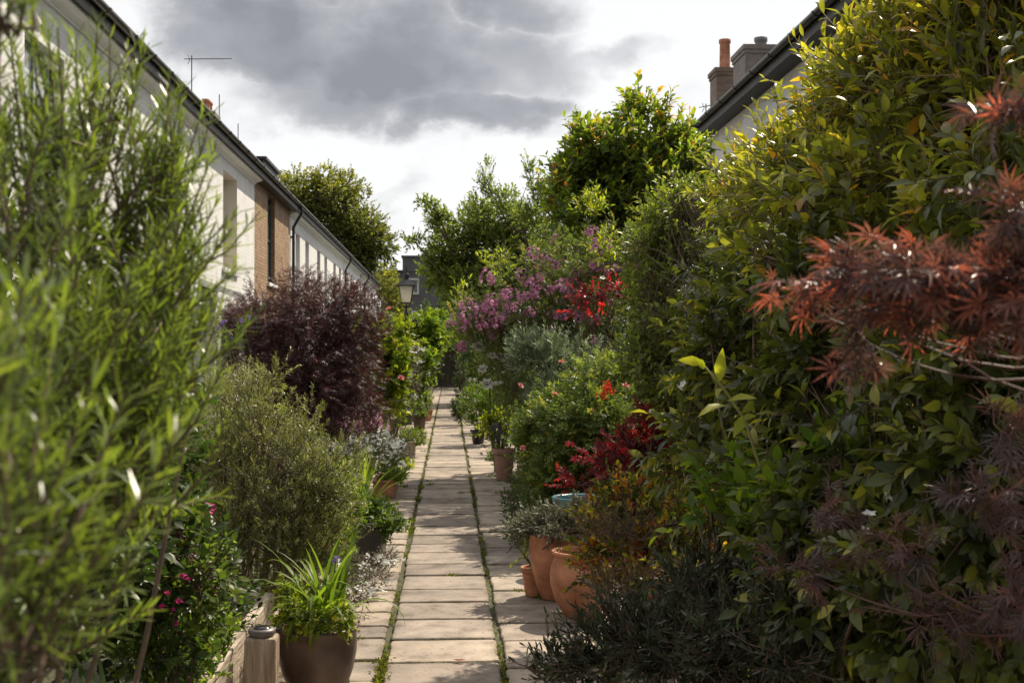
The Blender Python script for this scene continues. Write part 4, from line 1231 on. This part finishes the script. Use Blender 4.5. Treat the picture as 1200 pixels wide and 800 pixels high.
grow('bedding_plant', 'yellow green leafy plant in the terracotta trough', 'plant', (-.68, 13.0, .2), [C(457, 545, 13.0, 20, 17, .35), C(467, 560, 12.7, 10, 13, .15)],
     1800, 'oval', .034, 'bright', 'twig_green', lpt=7, twig=.08, seed=24, limb_r=.003)
grow('wallflower', 'leafy green perennial between the rosemary and the sword leaves', 'plant', (-.95, 8.2),
     [C(400, 590, 8.2, 28, 42, .2), C(385, 640, 7.9, 30, 40, .2)], 3000, 'narrow', .05, 'bright', 'twig_green', lpt=12, twig=.13, up=1.3, seed=25, limb_r=.003)
grow('campanula', 'low plant covered in small white flowers left of the path', 'plant', (-.95, 12.0),
     [C(436, 520, 12.4, 30, 18, .3), C(460, 530, 12.2, 20, 18, .3), C(415, 535, 11.8, 26, 25, .3)], 3200, 'oval', .03, 'sage', 'twig_green', lpt=8, twig=.08, seed=26, limb_r=.003,
     flower=[dict(kind='spray', mat='white_fl', size=.075, n=60)])
grow('salvia', 'purple flower spikes in front of the purple leaved bush', 'plant', (-1.15, 12.4),
     [C(413, 515, 12.2, 20, 16, .2), C(440, 508, 12.8, 16, 12, .2)], 900, 'narrow', .04, 'green', 'twig_green', lpt=8, twig=.10, up=1.2, seed=27, limb_r=.003,
     flower=[dict(kind='spike', mat='purple_fl', size=.22, n=24, snap=False)])
grow('clipped_box', 'low clipped bright green dome beside the left path edge', 'shrub', (-.68, 17.9, .2),
     [C(479, 514, 17.9, 17, 13, .25)], 7000, 'simple', .018, 'bright', 'twig', lpt=10, twig=.05, sub=.75, nsub=10, shell=.75, seed=28, limb_r=.006)
grow('conifer', 'dark green rounded conifer behind the clipped dome', 'shrub', (-.98, 20),
     [C(468, 478, 20, 23, 28, .35), C(455, 490, 19.6, 18, 22, .3)], 7000, 'needle', .045, 'dark', 'twig', lpt=14, twig=.10, up=1.3, sub=.55, seed=29, limb_r=.008)
grow('japanese_maple', 'dark purple leaved Japanese maple against the white houses', 'tree', (-1.75, 11.4),
     [C(350, 375, 11.2, 88, 58, .6), C(300, 385, 11.5, 50, 45, .5), C(405, 372, 11.4, 45, 50, .5), C(345, 430, 11.0, 80, 52, .55), C(395, 430, 11.2, 48, 55, .5),
      C(355, 480, 11.2, 66, 34, .45), C(415, 470, 11.6, 32, 40, .35)],
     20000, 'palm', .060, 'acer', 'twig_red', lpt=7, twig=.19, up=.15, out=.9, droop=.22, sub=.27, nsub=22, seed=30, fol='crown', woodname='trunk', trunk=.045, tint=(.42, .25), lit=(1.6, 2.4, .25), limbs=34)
grow('purple_shrub', 'small leaved purple grey bush in front of the dark maple', 'shrub', (-1.12, 12.9),
     [C(408, 470, 12.9, 26, 46, .3), C(425, 500, 12.7, 22, 26, .25), C(392, 500, 12.7, 26, 26, .25)], 6000, 'oval', .03, 'acer', 'twig_red', lpt=10, twig=.11, up=1.0, seed=31, tint=(.75, .2))
grow('rose_bush', 'tall yellow green rose bush with coral pink blooms near the lamp', 'shrub', (-.98, 15.2),
     [C(445, 430, 15.2, 32, 45, .35), C(430, 400, 15.0, 28, 28, .3), C(455, 470, 15.2, 24, 40, .3), C(462, 395, 15.5, 18, 22, .25)], 2900, 'lobed', .085, 'lime', 'twig', lpt=6, twig=.22, up=.7, seed=32, tint=(.25, .28), limb_r=.006,
     flower=[dict(kind='rose', mat='pink_fl', size=.085, at=[(427, 432, 14.8), (429, 436, 14.8), (470, 443, 14.8), (418, 390, 14.8), (456, 362, 15.3), (408, 428, 14.8)])])
grow('hebe_bush', 'grey bush speckled with pale flowers beside the yellow green rose', 'shrub', (-.9, 18.6),
     [C(474, 425, 18.6, 22, 34, .35), C(482, 460, 18.6, 14, 24, .3), C(450, 400, 19, 18, 20, .3)], 5200, 'narrow', .035, 'sage', 'twig', lpt=10, twig=.13, up=.9, seed=33,
     flower=[dict(kind='spray', mat='white_fl', size=.07, n=45)])
grow('climbing_shrub', 'bright leafy climber behind the lamp post', 'shrub', (-.95, 27.5),
     [C(498, 400, 28, 26, 28, .5), C(515, 388, 29, 22, 20, .5), C(488, 430, 27, 22, 28, .4), C(503, 385, 28.5, 15, 18, .4)], 6500, 'lobed', .11, 'bright', 'twig', lpt=7, twig=.22, seed=34)
grow('viburnum', 'dark green shrub with pale flowers left of the far path', 'shrub', (-.85, 31),
     [C(497, 450, 30, 14, 26, .4), C(505, 425, 33, 12, 24, .5), C(484, 462, 28, 14, 22, .4)], 5200, 'oval', .06, 'green', 'twig', lpt=8, twig=.15, seed=35,
     flower=[dict(kind='spray', mat='white_fl', size=.09, n=24)])
grow('potted_shrub', 'small shrub in the brown pot left of the far path', 'shrub', (-.60, 24.5, .3), [C(493, 478, 24.5, 9, 14, .18), C(490, 492, 24.3, 8, 8, .15)], 1500, 'oval', .04, 'green', 'twig', lpt=8, twig=.08, seed=36, limb_r=.004)
grow('potted_shrub', 'sunlit small bush in the terracotta pot by the far left edge', 'shrub', (-.52, 27.5, .27), [C(502, 468, 27.5, 7, 12, .16)], 900, 'oval', .04, 'bright', 'twig', lpt=8, twig=.08, seed=37, limb_r=.004)
# filler shrubs of the left gardens
for i, (x, y, r, h, mt, lb) in enumerate([(-1.95, 8.3, .55, 1.15, 'green', 'leafy green shrub between the grey rosemary and the pale post'),
        (-2.4, 13.8, .6, 1.3, 'dark', 'dark shrub in the front garden behind the maple'), (-1.6, 17.2, .55, 1.3, 'green', 'green shrub of the left gardens just behind the rose bush'),
        (-1.6, 22.5, .7, 1.5, 'green', 'green shrub of the left gardens before the lamp'), (-1.7, 30.5, .8, 1.8, 'green', 'tall green shrub of the left gardens past the lamp'),
        (-1.5, 38, .9, 2.0, 'dark', 'dark shrub narrowing the far left side of the path'), (-1.5, 46, .9, 2.1, 'green', 'farthest shrub on the left of the path')]):
    grow('garden_shrub', lb, 'shrub', (x, y), [W(x, y, h * .62, r, r * 1.3, h * .42), W(x + .15, y - .3, h * .4, r * .8, r, h * .38)],
         4200, 'oval', .05 + .001 * y, mt, 'twig', lpt=8, twig=.14, seed=40 + i, group='filler shrubs in the left gardens')
e = grow('verbena', 'thin stemmed verbena with small purple heads beside the pale post', 'plant', (-1.55, 9.2),
     [C(270, 400, 9.0, 14, 16, .1), C(285, 385, 9.2, 8, 8, .1), C(256, 405, 9.0, 10, 18, .1)], 260, 'narrow', .03, 'green', 'twig_green', lpt=5, twig=.1, up=1.3, seed=50, limb_r=.0035, limbs=8,
     flower=[dict(kind='cluster', mat='violet_fl', size=.035, at=[(249, 381, 9), (256, 385, 9), (271, 396, 9), (283, 375, 9.1), (262, 378, 9), (292, 372, 9.1)], name='flower_head')])

for i, (x, y, sx, lf, sz, mt, n, lb) in enumerate([(-.68, 6.2, .10, 'oval', .020, 'green', 420, 'small creeping weed on the left paving behind the big brown pot'),
        (-.66, 10.4, .12, 'oval', .022, 'bright', 600, 'low bright edging plant in front of the sword leaves'), (-.63, 11.6, .12, 'lobed', .028, 'green', 520, 'low green edging plant just before the terracotta trough'),
        (-.62, 14.6, .14, 'simple', .024, 'sage', 640, 'grey green edging plant just past the terracotta trough'), (-.62, 16.2, .14, 'oval', .03, 'lime', 600, 'yellow green edging plant before the clipped dome'),
        (-.60, 21.2, .16, 'oval', .03, 'green', 640, 'low green edging plant past the clipped dome'), (.74, 12.6, .13, 'oval', .024, 'dark', 640, 'dark edging plant before the pale pink pot'),
        (.70, 17.3, .15, 'oval', .03, 'green', 640, 'low green edging plant between pink pot and yew ball'), (.66, 23.0, .15, 'simple', .03, 'dark', 640, 'dark low edging plant past the yew ball'),
        (.80, 9.3, .11, 'simple', .02, 'sage', 500, 'grey creeping plant at the foot of the broad leafy rose')]):
    grow('edging_plant', lb, 'plant', (x, y, .02), [W(x, y, .07, sx, sx * 1.8, .06), W(x + (.05 if x < 0 else -.05), y - .15, .05, sx * .7, sx, .04)],
         n, lf, sz, mt, 'twig_green', lpt=7, twig=.06, seed=140 + i, limb_r=.002, group='low plants edging the path')
# ---- trees
grow('plane_tree', 'large sunlit yellow green tree rising beyond the left roofs', 'tree', (-8.2, 86),
     [C(388, 240, 86, 50, 46, 3.5), C(355, 232, 86, 38, 38, 3), C(420, 280, 86, 42, 52, 3), C(438, 300, 86, 28, 44, 2.5), C(395, 320, 87, 55, 60, 3), C(350, 290, 87, 40, 60, 3)],
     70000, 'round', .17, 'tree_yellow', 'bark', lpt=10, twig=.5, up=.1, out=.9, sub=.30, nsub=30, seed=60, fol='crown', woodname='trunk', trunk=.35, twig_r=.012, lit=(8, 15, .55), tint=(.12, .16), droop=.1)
grow('young_tree', 'light green lower tree between left roofs and grey building', 'tree', (-4.4, 78), [C(455, 350, 78, 20, 40, 1.5), C(468, 372, 78, 12, 30, 1.2)],
     7000, 'round', .14, 'tree_yellow', 'bark', lpt=9, twig=.5, sub=.35, nsub=14, seed=61, fol='crown', woodname='trunk', trunk=.12, twig_r=.008)
grow('apple_tree', 'round crowned green tree over the middle of the path end', 'tree', (1.5, 38),
     [C(540, 290, 38, 48, 48, 1.3), C(585, 265, 38, 40, 45, 1.2), C(570, 330, 37.5, 66, 52, 1.4), C(610, 300, 38, 50, 60, 1.3), C(545, 365, 38, 40, 32, 1.0), C(520, 320, 38, 26, 32, .9), C(640, 330, 38, 45, 60, 1.2), C(502, 240, 37, 12, 8, .3), C(486, 283, 37, 14, 6, .3), C(515, 256, 37, 14, 16, .4), C(670, 300, 38, 40, 60, 1.2)],
     66000, 'oval', .11, 'tree', 'bark', lpt=9, twig=.30, up=.3, sub=.30, nsub=24, seed=62, fol='crown', woodname='trunk', trunk=.12, twig_r=.005, tint=(.30, .22), lit=(3, 7, .3), limbs=16)
grow('pear_tree', 'slender tree with upright leafy shoots left of the orange tipped tree', 'tree', (2.6, 33),
     [C(572, 218, 33, 8, 26, .3), C(622, 210, 33, 9, 26, .3), C(553, 245, 33, 12, 20, .3), C(620, 255, 33, 20, 34, .6), C(588, 240, 33, 14, 16, .3), C(630, 235, 33, 12, 20, .4)],
     4800, 'oval', .085, 'tree', 'bark', lpt=9, twig=.32, up=.9, sub=.4, nsub=9, seed=63, fol='crown', woodname='trunk', trunk=.03, twig_r=.004, tint=(.4, .25), limbs=8)
grow('dogwood_tree', 'tall dark green tree with orange tipped leaves, right of centre', 'tree', (2.7, 16.5),
     [C(735, 185, 16.5, 66, 40, .9), C(700, 225, 16.5, 52, 50, .8), C(770, 210, 16.3, 62, 60, .8), C(720, 270, 16.2, 80, 48, .8), C(790, 180, 16.5, 34, 40, .6), C(668, 240, 16.5, 28, 45, .5), C(750, 135, 16.5, 26, 18, .5), C(690, 165, 16.5, 22, 22, .4),
      W(2.6, 16.5, 2.5, .8, .8, .7, .6)],
     21000, 'blade', .125, 'dogwood', 'bark', lpt=8, twig=.30, up=.6, out=.8, sub=.36, nsub=15, seed=64, fol='crown', woodname='trunk', trunk=.07, twig_r=.004, tint=(.24, .13), tip=.18, droop=.12, lit=(3.2, 5.0, .2))
# ---- right, middle
grow('rambling_rose', 'large rambling rose covered with mauve pink flower clusters', 'shrub', (1.45, 14.2),
     [C(640, 330, 14, 62, 42, .6), C(585, 370, 14.4, 48, 34, .5), C(690, 320, 13.6, 52, 42, .5), C(650, 390, 14, 90, 48, .6), C(560, 385, 14.8, 30, 28, .4), C(735, 305, 13.4, 44, 40, .5),
      C(700, 390, 13.5, 60, 55, .5), W(1.5, 14, 1.0, .7, .6, .8)],
     15000, 'pinnate', .075, 'rose_leaf', 'twig', lpt=7, twig=.26, up=.5, sub=.36, nsub=12, seed=70, droop=.15, tint=(.35, .22),
     flower=[dict(kind='cluster', mat='purple_fl', size=.13, n=60, top=.5, zmin=1.5),
             dict(kind='cluster', mat='purple_fl', size=.15, at=[(626, 297, 13.4), (640, 302, 13.4), (630, 325, 13.4), (622, 332, 13.4), (630, 343, 13.4), (645, 339, 13.3), (655, 335, 13.3), (665, 342, 13.3), (580, 352, 13.7),
                 (575, 360, 13.7), (590, 355, 13.7), (560, 365, 14), (548, 370, 14), (530, 378, 14.2), (537, 372, 14.2), (600, 360, 13.6), (615, 350, 13.5), (573, 322, 13.8), (572, 328, 13.8), (700, 290, 13), (693, 272, 13), (712, 288, 13), (744, 309, 12.8),
                 (540, 405, 14.2), (700, 400, 12.6), (565, 380, 13.9), (585, 375, 13.8), (650, 310, 13.4), (596, 345, 13.7), (622, 365, 13.4), (740, 290, 12.8), (756, 296, 12.8), (545, 384, 14.1)])])
grow('young_shrub', 'fresh lime shoots poking through the rambling rose', 'shrub', (1.0, 13.2), [C(582, 310, 13.4, 13, 16, .15), C(545, 352, 13.6, 8, 10, .1), C(690, 245, 13.2, 17, 26, .2), C(710, 300, 12, 16, 22, .15)], 700, 'lance', .075, 'lime', 'twig_green', lpt=8, twig=.2, up=1.0, seed=71, limb_r=.004, limbs=8)
grow('smoke_bush', 'orange red leaved twigs hanging beside the mauve roses', 'shrub', (1.55, 12.0), [C(693, 352, 11.6, 20, 18, .2), C(715, 340, 11.6, 12, 12, .15), C(680, 362, 11.7, 12, 10, .12)], 420, 'oval', .05, 'red', 'twig_red', lpt=7, twig=.14, seed=72, limb_r=.004, tint=(.6, .3), droop=.2)
grow('white_rose_bush', 'small rose bush with white blooms left of the silver shrub', 'shrub', (.62, 15.5),
     [C(582, 418, 15.5, 18, 28, .25), C(600, 455, 15.2, 16, 30, .25), C(573, 400, 15.6, 14, 16, .2)], 3000, 'pinnate', .065, 'rose_leaf', 'twig_green', lpt=7, twig=.16, seed=73, tint=(.5, .2),
     flower=[dict(kind='rose', mat='white_fl', size=.15, at=[(566, 433, 14.6), (571, 451, 14.6), (582, 452, 14.6), (577, 418, 14.6), (572, 402, 14.8), (576, 396, 14.8), (588, 420, 14.7), (560, 408, 14.9)])])
grow('silver_shrub', 'silvery grey fine leaved shrub above the leafy rose', 'shrub', (.95, 12.2),
     [C(640, 425, 12, 42, 32, .35), C(612, 415, 12.2, 20, 22, .25), C(655, 455, 11.8, 42, 24, .3), C(693, 430, 11.6, 12, 30, .15), C(678, 412, 11.6, 10, 26, .12)],
     12000, 'needle', .05, 'silver', 'twig_green', lpt=18, twig=.14, up=.6, out=.8, sub=.36, nsub=14, seed=74, wsc=1.1, angle=1.0, stems=1, limb_r=.006)
grow('yew_ball', 'round clipped yew on the right path edge', 'shrub', (.62, 20.3, .1), [C(568, 476, 20.2, 25, 27, .4)], 15000, 'needle', .035, 'bright', 'twig', lpt=16, twig=.07, up=1.0, sub=.7, nsub=12, shell=.7, seed=75, wsc=1.5, tint=(.2, .15))
grow('box_shrub', 'dark narrow evergreen beyond the yew ball', 'shrub', (.55, 26), [C(543, 455, 26, 13, 32, .3), C(540, 480, 25, 12, 16, .3)], 6000, 'simple', .035, 'dark', 'twig', lpt=10, twig=.1, seed=76)
grow('leafy_rose_bush', 'broad leafy rose bush with pink buds over the right paving', 'shrub', (1.02, 10.2),
     [C(668, 505, 10, 56, 40, .4), C(640, 530, 10.2, 30, 50, .3), C(700, 500, 9.6, 44, 50, .4), C(670, 560, 9.9, 48, 45, .35), C(640, 580, 9.9, 22, 34, .22), C(700, 450, 10.0, 34, 26, .3)],
     12500, 'pinnate', .085, 'rose_leaf', 'twig_green', lpt=6, twig=.2, up=.6, sub=.36, nsub=12, seed=77, tint=(.42, .2), droop=.1,
     flower=[dict(kind='rose', mat='pink_fl', size=.06, at=[(613, 525, 9.5), (610, 452, 9.7), (650, 462, 9.5), (658, 424, 10), (733, 452, 9.3), (694, 482, 9.3)], name='rosebud'),
             dict(kind='cluster', mat='red_fl', size=.075, at=[(711, 451, 9.2), (714, 457, 9.2), (705, 463, 9.2)], name='flower_cluster')])
grow('lavender_plant', 'purple flowering plant in the pale pink pot', 'plant', (.675, 14.6, .37), [C(583, 517, 14.5, 15, 10, .15), C(580, 505, 14.6, 12, 10, .14)], 900, 'narrow', .035, 'green', 'twig', lpt=8, twig=.08, seed=78, limb_r=.003,
     flower=[dict(kind='spike', mat='violet_fl', size=.07, n=26, snap=False)])
grow('euphorbia', 'light yellow green shrub behind the pale pink pot', 'shrub', (.80, 15.6), [C(572, 500, 15.5, 12, 14, .15), C(588, 495, 15.4, 16, 16, .2)], 1300, 'oval', .045, 'lime', 'twig_green', lpt=7, twig=.1, seed=79, limb_r=.004)
grow('ground_cover', 'trailing dark green ground cover at the right path edge', 'plant', (.92, 10.8),
     [C(605, 600, 9.4, 22, 30, .3), C(612, 565, 11.4, 16, 28, .4), C(604, 625, 8.6, 20, 16, .25), C(625, 610, 8.8, 24, 26, .25)], 5200, 'oval', .022, 'dark', 'twig', lpt=10, twig=.09, seed=80, limb_r=.003, tint=(.6, .25),
     flower=[dict(kind='star', mat='violet_fl', size=.03, at=[(597, 609, 8.7), (601, 613, 8.7), (594, 615, 8.7)])])
grow('sage_plant', 'grey green sage bush in the pots on the right', 'plant', (.66, 7.45, .42),
     [C(652, 622, 7.4, 34, 30, .22), C(625, 640, 7.5, 18, 24, .15), C(690, 615, 7.3, 26, 24, .2)], 4600, 'lance', .045, 'sage', 'twig', lpt=9, twig=.11, up=.7, seed=81, limb_r=.004, tint=(.35, .25))
grow('potted_seedling', 'sprig of yellow green leaves in the small dark pot', 'plant', (.545, 7.55, .19), [C(603, 640, 7.5, 8, 8, .04), C(616, 650, 7.5, 8, 10, .04)], 46, 'lance', .05, 'lime', 'twig_green', lpt=7, twig=.06, up=1, seed=82, limb_r=.003, limbs=4)
grow('red_maple', 'small crimson leaved maple on the right of the path', 'tree', (1.15, 6.6),
     [C(755, 530, 6.6, 52, 26, .25), C(718, 545, 6.6, 26, 22, .2), C(790, 560, 6.4, 46, 24, .25), C(675, 568, 6.5, 15, 7, .05), C(825, 560, 6.2, 28, 26, .2), C(770, 500, 6.6, 30, 16, .15)],
     2400, 'maple', .045, 'red', 'twig_red', lpt=6, twig=.12, up=.3, seed=83, fol='crown', woodname='trunk', trunk=.02, sub=.4, tint=(.38, .3), limbs=30)
grow('nandina', 'yellow and scarlet tinged nandina right of the terracotta pots', 'shrub', (1.05, 5.7),
     [C(765, 640, 5.6, 62, 46, .3), C(710, 655, 5.9, 38, 40, .25), C(820, 620, 5.4, 46, 50, .25), C(745, 590, 5.9, 50, 26, .25), C(715, 600, 6.0, 30, 22, .2), C(800, 690, 4.9, 60, 30, .2, .4)],
     6400, 'oval', .036, 'nandina', 'twig_red', lpt=10, twig=.12, up=.6, seed=84, tint=(.30, .26), sub=.36, nsub=14, limbs=40,
     flower=[dict(kind='star', mat='magenta_fl', size=.03, at=[(827, 655, 4.9), (765, 693, 5.1), (823, 659, 4.9)])])
grow('brown_shrub', 'dry brown twiggy heather between nandina and lavender', 'shrub', (.95, 5.2), [C(720, 625, 5.5, 44, 16, .15), C(740, 690, 5.0, 60, 22, .2)], 2600, 'needle', .03, 'brown', 'twig', lpt=14, twig=.12, up=.7, seed=85, limb_r=.004)
grow('lavender_bush', 'dark grey leaved lavender bush at the bottom reaching over the paving', 'shrub', (.88, 4.1),
     [C(760, 750, 4.1, 95, 42, .28), C(860, 760, 3.8, 95, 60, .3), C(690, 775, 4.1, 62, 20, .16), C(840, 690, 4.2, 80, 36, .25), C(930, 740, 3.5, 80, 70, .3), C(640, 785, 4.1, 40, 10, .08, .5)],
     19000, 'needle', .034, 'lavender', 'twig', lpt=14, twig=.13, up=.45, out=.8, rnd=1.1, sub=.36, nsub=15, seed=86, tint=(.4, .25), wsc=1.3, limb_r=.006)

# ---- the tall right hedge
grow('honeysuckle_hedge', 'tall sunlit yellow green hedge filling the upper right', 'hedge', (1.75, 4.2),
     [C(930, 200, 5.0, 58, 55, .4), C(1010, 125, 4.6, 62, 70, .45), C(1060, 60, 4.5, 45, 50, .4), C(1080, 90, 4.2, 90, 110, .5), C(1180, 110, 3.6, 90, 140, .5), C(960, 240, 4.7, 100, 72, .45), C(1080, 240, 4.1, 110, 90, .45), C(1180, 260, 3.4, 90, 100, .4),
      C(1100, 20, 4.4, 70, 50, .5), C(1170, 0, 3.8, 90, 80, .5), W(1.9, 4.2, 1.2, .5, 1.2, 1.1, .5), W(1.9, 3.4, 2.4, .5, .9, .7, .5), C(868, 235, 5.6, 34, 34, .3), C(1180, -60, 3.6, 100, 80, .4, .6)],
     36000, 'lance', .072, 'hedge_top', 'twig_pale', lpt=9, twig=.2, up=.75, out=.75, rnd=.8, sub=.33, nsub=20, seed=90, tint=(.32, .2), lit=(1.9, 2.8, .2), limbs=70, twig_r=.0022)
grow('fine_hedge', 'fine leaved pale green shrub with dry stems left part of the hedge', 'hedge', (1.45, 6.9),
     [C(795, 250, 7.0, 48, 40, .4), C(770, 300, 7.0, 48, 45, .4), C(850, 290, 6.6, 62, 55, .4), C(780, 370, 6.8, 52, 55, .4), C(850, 370, 6.3, 58, 60, .4), C(760, 430, 6.7, 32, 50, .3), C(800, 460, 6.6, 52, 50, .35), C(840, 240, 6.8, 30, 30, .3),
      W(1.6, 6.8, .8, .5, .6, .7, .5)],
     30000, 'simple', .042, 'fine', 'twig', lpt=9, stems=1, limb_r=.005, twig=.13, up=.1, out=.8, rnd=1.4, angle=1.1, wsc=.8, sub=.32, nsub=18, seed=91, tint=(.34, .2), lit=(1.4, 2.6, .2), limbs=110, twig_r=.0016)
grow('star_jasmine', 'dark glossy star jasmine covering the lower hedge on the right', 'hedge', (1.35, 3.7),
     [C(900, 340, 4.9, 90, 62, .4), C(1010, 330, 4.0, 100, 72, .4), C(850, 440, 4.9, 72, 72, .35), C(950, 450, 4.1, 100, 85, .4), C(1080, 430, 3.3, 110, 110, .35), C(1170, 380, 2.9, 90, 120, .3), C(900, 570, 4.2, 90, 80, .35),
      C(1010, 580, 3.5, 110, 100, .35), C(1130, 600, 2.9, 120, 130, .3), C(960, 690, 3.5, 90, 80, .3), C(1080, 720, 3.0, 110, 90, .3), C(820, 520, 5.0, 44, 60, .25), W(1.5, 3.8, .7, .4, 1.4, .7, .6), W(1.45, 2.6, 1.5, .3, .7, .9, .5)],
     24000, 'blade', .066, 'jasmine', 'twig', lpt=9, twig=.16, up=.15, out=.8, sub=.34, nsub=18, seed=92, tint=(.34, .2), tip=.28, droop=.2, limbs=40,
     flower=[dict(kind='star', mat='white_fl', size=.035, at=[(801, 450, 4.6), (796, 455, 4.6), (1018, 603, 2.8), (1040, 582, 2.8), (1014, 622, 2.7), (706, 326, 6.6), (737, 361, 6.5)])])
grow('laurel', 'larger dull green and yellow leaves standing out in the middle of the tall hedge', 'hedge', (1.35, 4.0),
     [C(950, 240, 4.1, 36, 24, .12), C(1000, 215, 3.8, 32, 30, .12), C(1040, 160, 3.8, 30, 26, .1), C(905, 285, 4.3, 30, 20, .1), C(1080, 250, 3.4, 32, 24, .1)],
     400, 'blade', .078, 'hedge_top', 'twig', lpt=6, twig=.16, up=.6, sub=.5, nsub=6, seed=95, tint=(.40, .28), limb_r=.004, stems=1, limbs=10)
grow('choisya', 'pale olive broad leaves low in the shade of the hedge above the lavender', 'shrub', (1.0, 4.0),
     [C(890, 565, 3.9, 44, 26, .12), C(850, 600, 4.0, 36, 22, .1), C(940, 590, 3.7, 44, 24, .12), C(905, 630, 3.8, 36, 18, .1), C(1000, 540, 3.5, 36, 22, .1)],
     620, 'oval', .06, 'bright', 'twig_green', lpt=6, twig=.13, up=.5, sub=.5, nsub=6, seed=96, tint=(.3, .25), limb_r=.004, stems=1, limbs=10)
# long yellow shoot
sh = empty('jasmine_shoot', P(890, 545, 3.4), 'single long arching shoot with yellow leaves in front of the hedge', 'plant')
b3 = P(890, 545, 3.4)
pts = [P(890, 545, 3.4), P(873, 492, 3.35), P(848, 455, 3.3), P(822, 425, 3.3), P(797, 421, 3.3)]
m = MB(b3); m.tube(pts, [.0048, .0042, .0036, .003, .002], 6); m.build('stem', M['shoot'], sh)
lv = [((843, 447), (846, 405), .1), ((853, 475), (812, 481), .1), ((868, 492), (886, 484), .08), ((872, 487), (858, 513), .1), ((822, 425), (795, 420), .1), ((826, 432), (815, 418), .06), ((845, 455), (838, 462), .05), ((852, 470), (890, 460), .05)]
pp = np.array([P(*a, 3.3) for a, b, _ in lv]); qq = np.array([P(*b, 3.24) for a, b, _ in lv])
me = leaf_mesh('leaves', pp - b3, qq - pp, np.array([[-.3, -1, .4]] * len(lv)) + np.random.default_rng(1).normal(size=(len(lv), 3)) * .4, np.linalg.norm(qq - pp, axis=1) * .85, np.array([.8, .9, .75, .6, .95, .7, .9, .8]), 'lance', M['lime'], 1.15)
obj('leaves', me, sh)
# bronze Japanese maple nearest on the right
grow('japanese_maple', 'bronze and red cut leaf maple reaching in from the right edge', 'tree', (1.0, 1.15),
     [C(935, 345, 1.44, 22, 5, .04), C(985, 325, 1.40, 36, 10, .06), C(1060, 318, 1.33, 45, 10, .06), C(1140, 325, 1.30, 50, 14, .08), C(1190, 350, 1.26, 36, 22, .08), C(1012, 400, 1.40, 8, 24, .03), C(1110, 372, 1.33, 50, 7, .05),
      C(1190, 245, 1.26, 22, 8, .05), C(1190, 128, 1.26, 26, 8, .05), C(1050, 360, 1.37, 36, 6, .05)],
     1000, 'palm', .040, 'bronze', 'twig_red', lpt=5, twig=.042, up=.05, out=.9, droop=.05, sub=.5, nsub=7, seed=93, fol='crown', woodname='trunk', trunk=.004, tint=(.30, .24), tip=.7, limbs=12, twig_r=.0009)
grow('japanese_maple', 'dark purple cut leaf maple branches in shade at lower right', 'tree', (1.35, 2.1),
     [C(975, 600, 2.5, 36, 8, .08), C(1060, 640, 2.3, 40, 10, .08), C(1160, 590, 2.0, 45, 18, .08), C(935, 665, 2.6, 26, 8, .06), C(1100, 720, 2.3, 50, 12, .08), C(1180, 700, 2.1, 45, 34, .1), C(1185, 510, 2.1, 30, 16, .08)],
     470, 'palm', .056, 'bronze', 'twig_red', lpt=5, twig=.07, up=.0, out=.9, droop=.2, sub=.5, nsub=6, seed=94, fol='crown', woodname='trunk', trunk=.006, tint=(.14, .12), limbs=9, twig_r=.0012)

# ---- right gardens and the far end
for i, (x, y, r, h, mt, lb) in enumerate([(1.9, 9.4, .7, 1.5, 'green', 'green shrub behind the broad leafy rose'), (2.1, 12.5, .7, 1.9, 'dark', 'dark shrub behind the rambling rose'),
        (1.75, 18.5, .75, 2.0, 'green', 'green shrub behind the white rose bush'), (1.5, 24, .8, 2.2, 'dark', 'dark shrub on the right past the yew ball'),
        (1.45, 30, .9, 2.5, 'dark', 'tall dark shrub at the right before the path end'), (1.4, 38, .9, 2.6, 'green', 'far right green shrub under the round crowned tree'), (1.35, 46, .9, 2.4, 'dark', 'farthest shrub on the right of the path')]):
    grow('garden_shrub', lb, 'shrub', (x, y), [W(x, y, h * .62, r, r * 1.4, h * .42), W(x - .1, y - .4, h * .38, r * .9, r, h * .38)],
         5000, 'oval', .05 + .0012 * y, mt, 'twig', lpt=8, twig=.16, seed=100 + i, group='filler shrubs in the right gardens')
grow('end_hedge', 'dark hedge closing the far end of the path', 'hedge', (0, 53),
     [W(0, 55.6, .4, 1.4, .5, .5), W(-1.6, 53, 1.4, 1.5, .9, 1.5), W(1.5, 53, 1.6, 1.5, .9, 1.7), W(0, 56.5, 1.0, 1.4, .6, 1.1), W(0, 52.5, 2.8, 1.5, 1.2, .8), W(0, 50.5, 3.0, 1.6, 1.4, .7), W(0, 55, 2.9, 1.6, 1.4, .8), W(-3, 53, 1.8, 1.4, .9, 1.7), W(3.2, 53, 1.8, 1.4, .9, 1.8)],  # overhead clumps above the path added to shade its far end
     46000, 'oval', .11, 'dark', 'bark', lpt=9, stems=1, limb_r=.006, twig=.3, sub=.45, nsub=14, seed=120)
print('polys in plants', STATS[0])
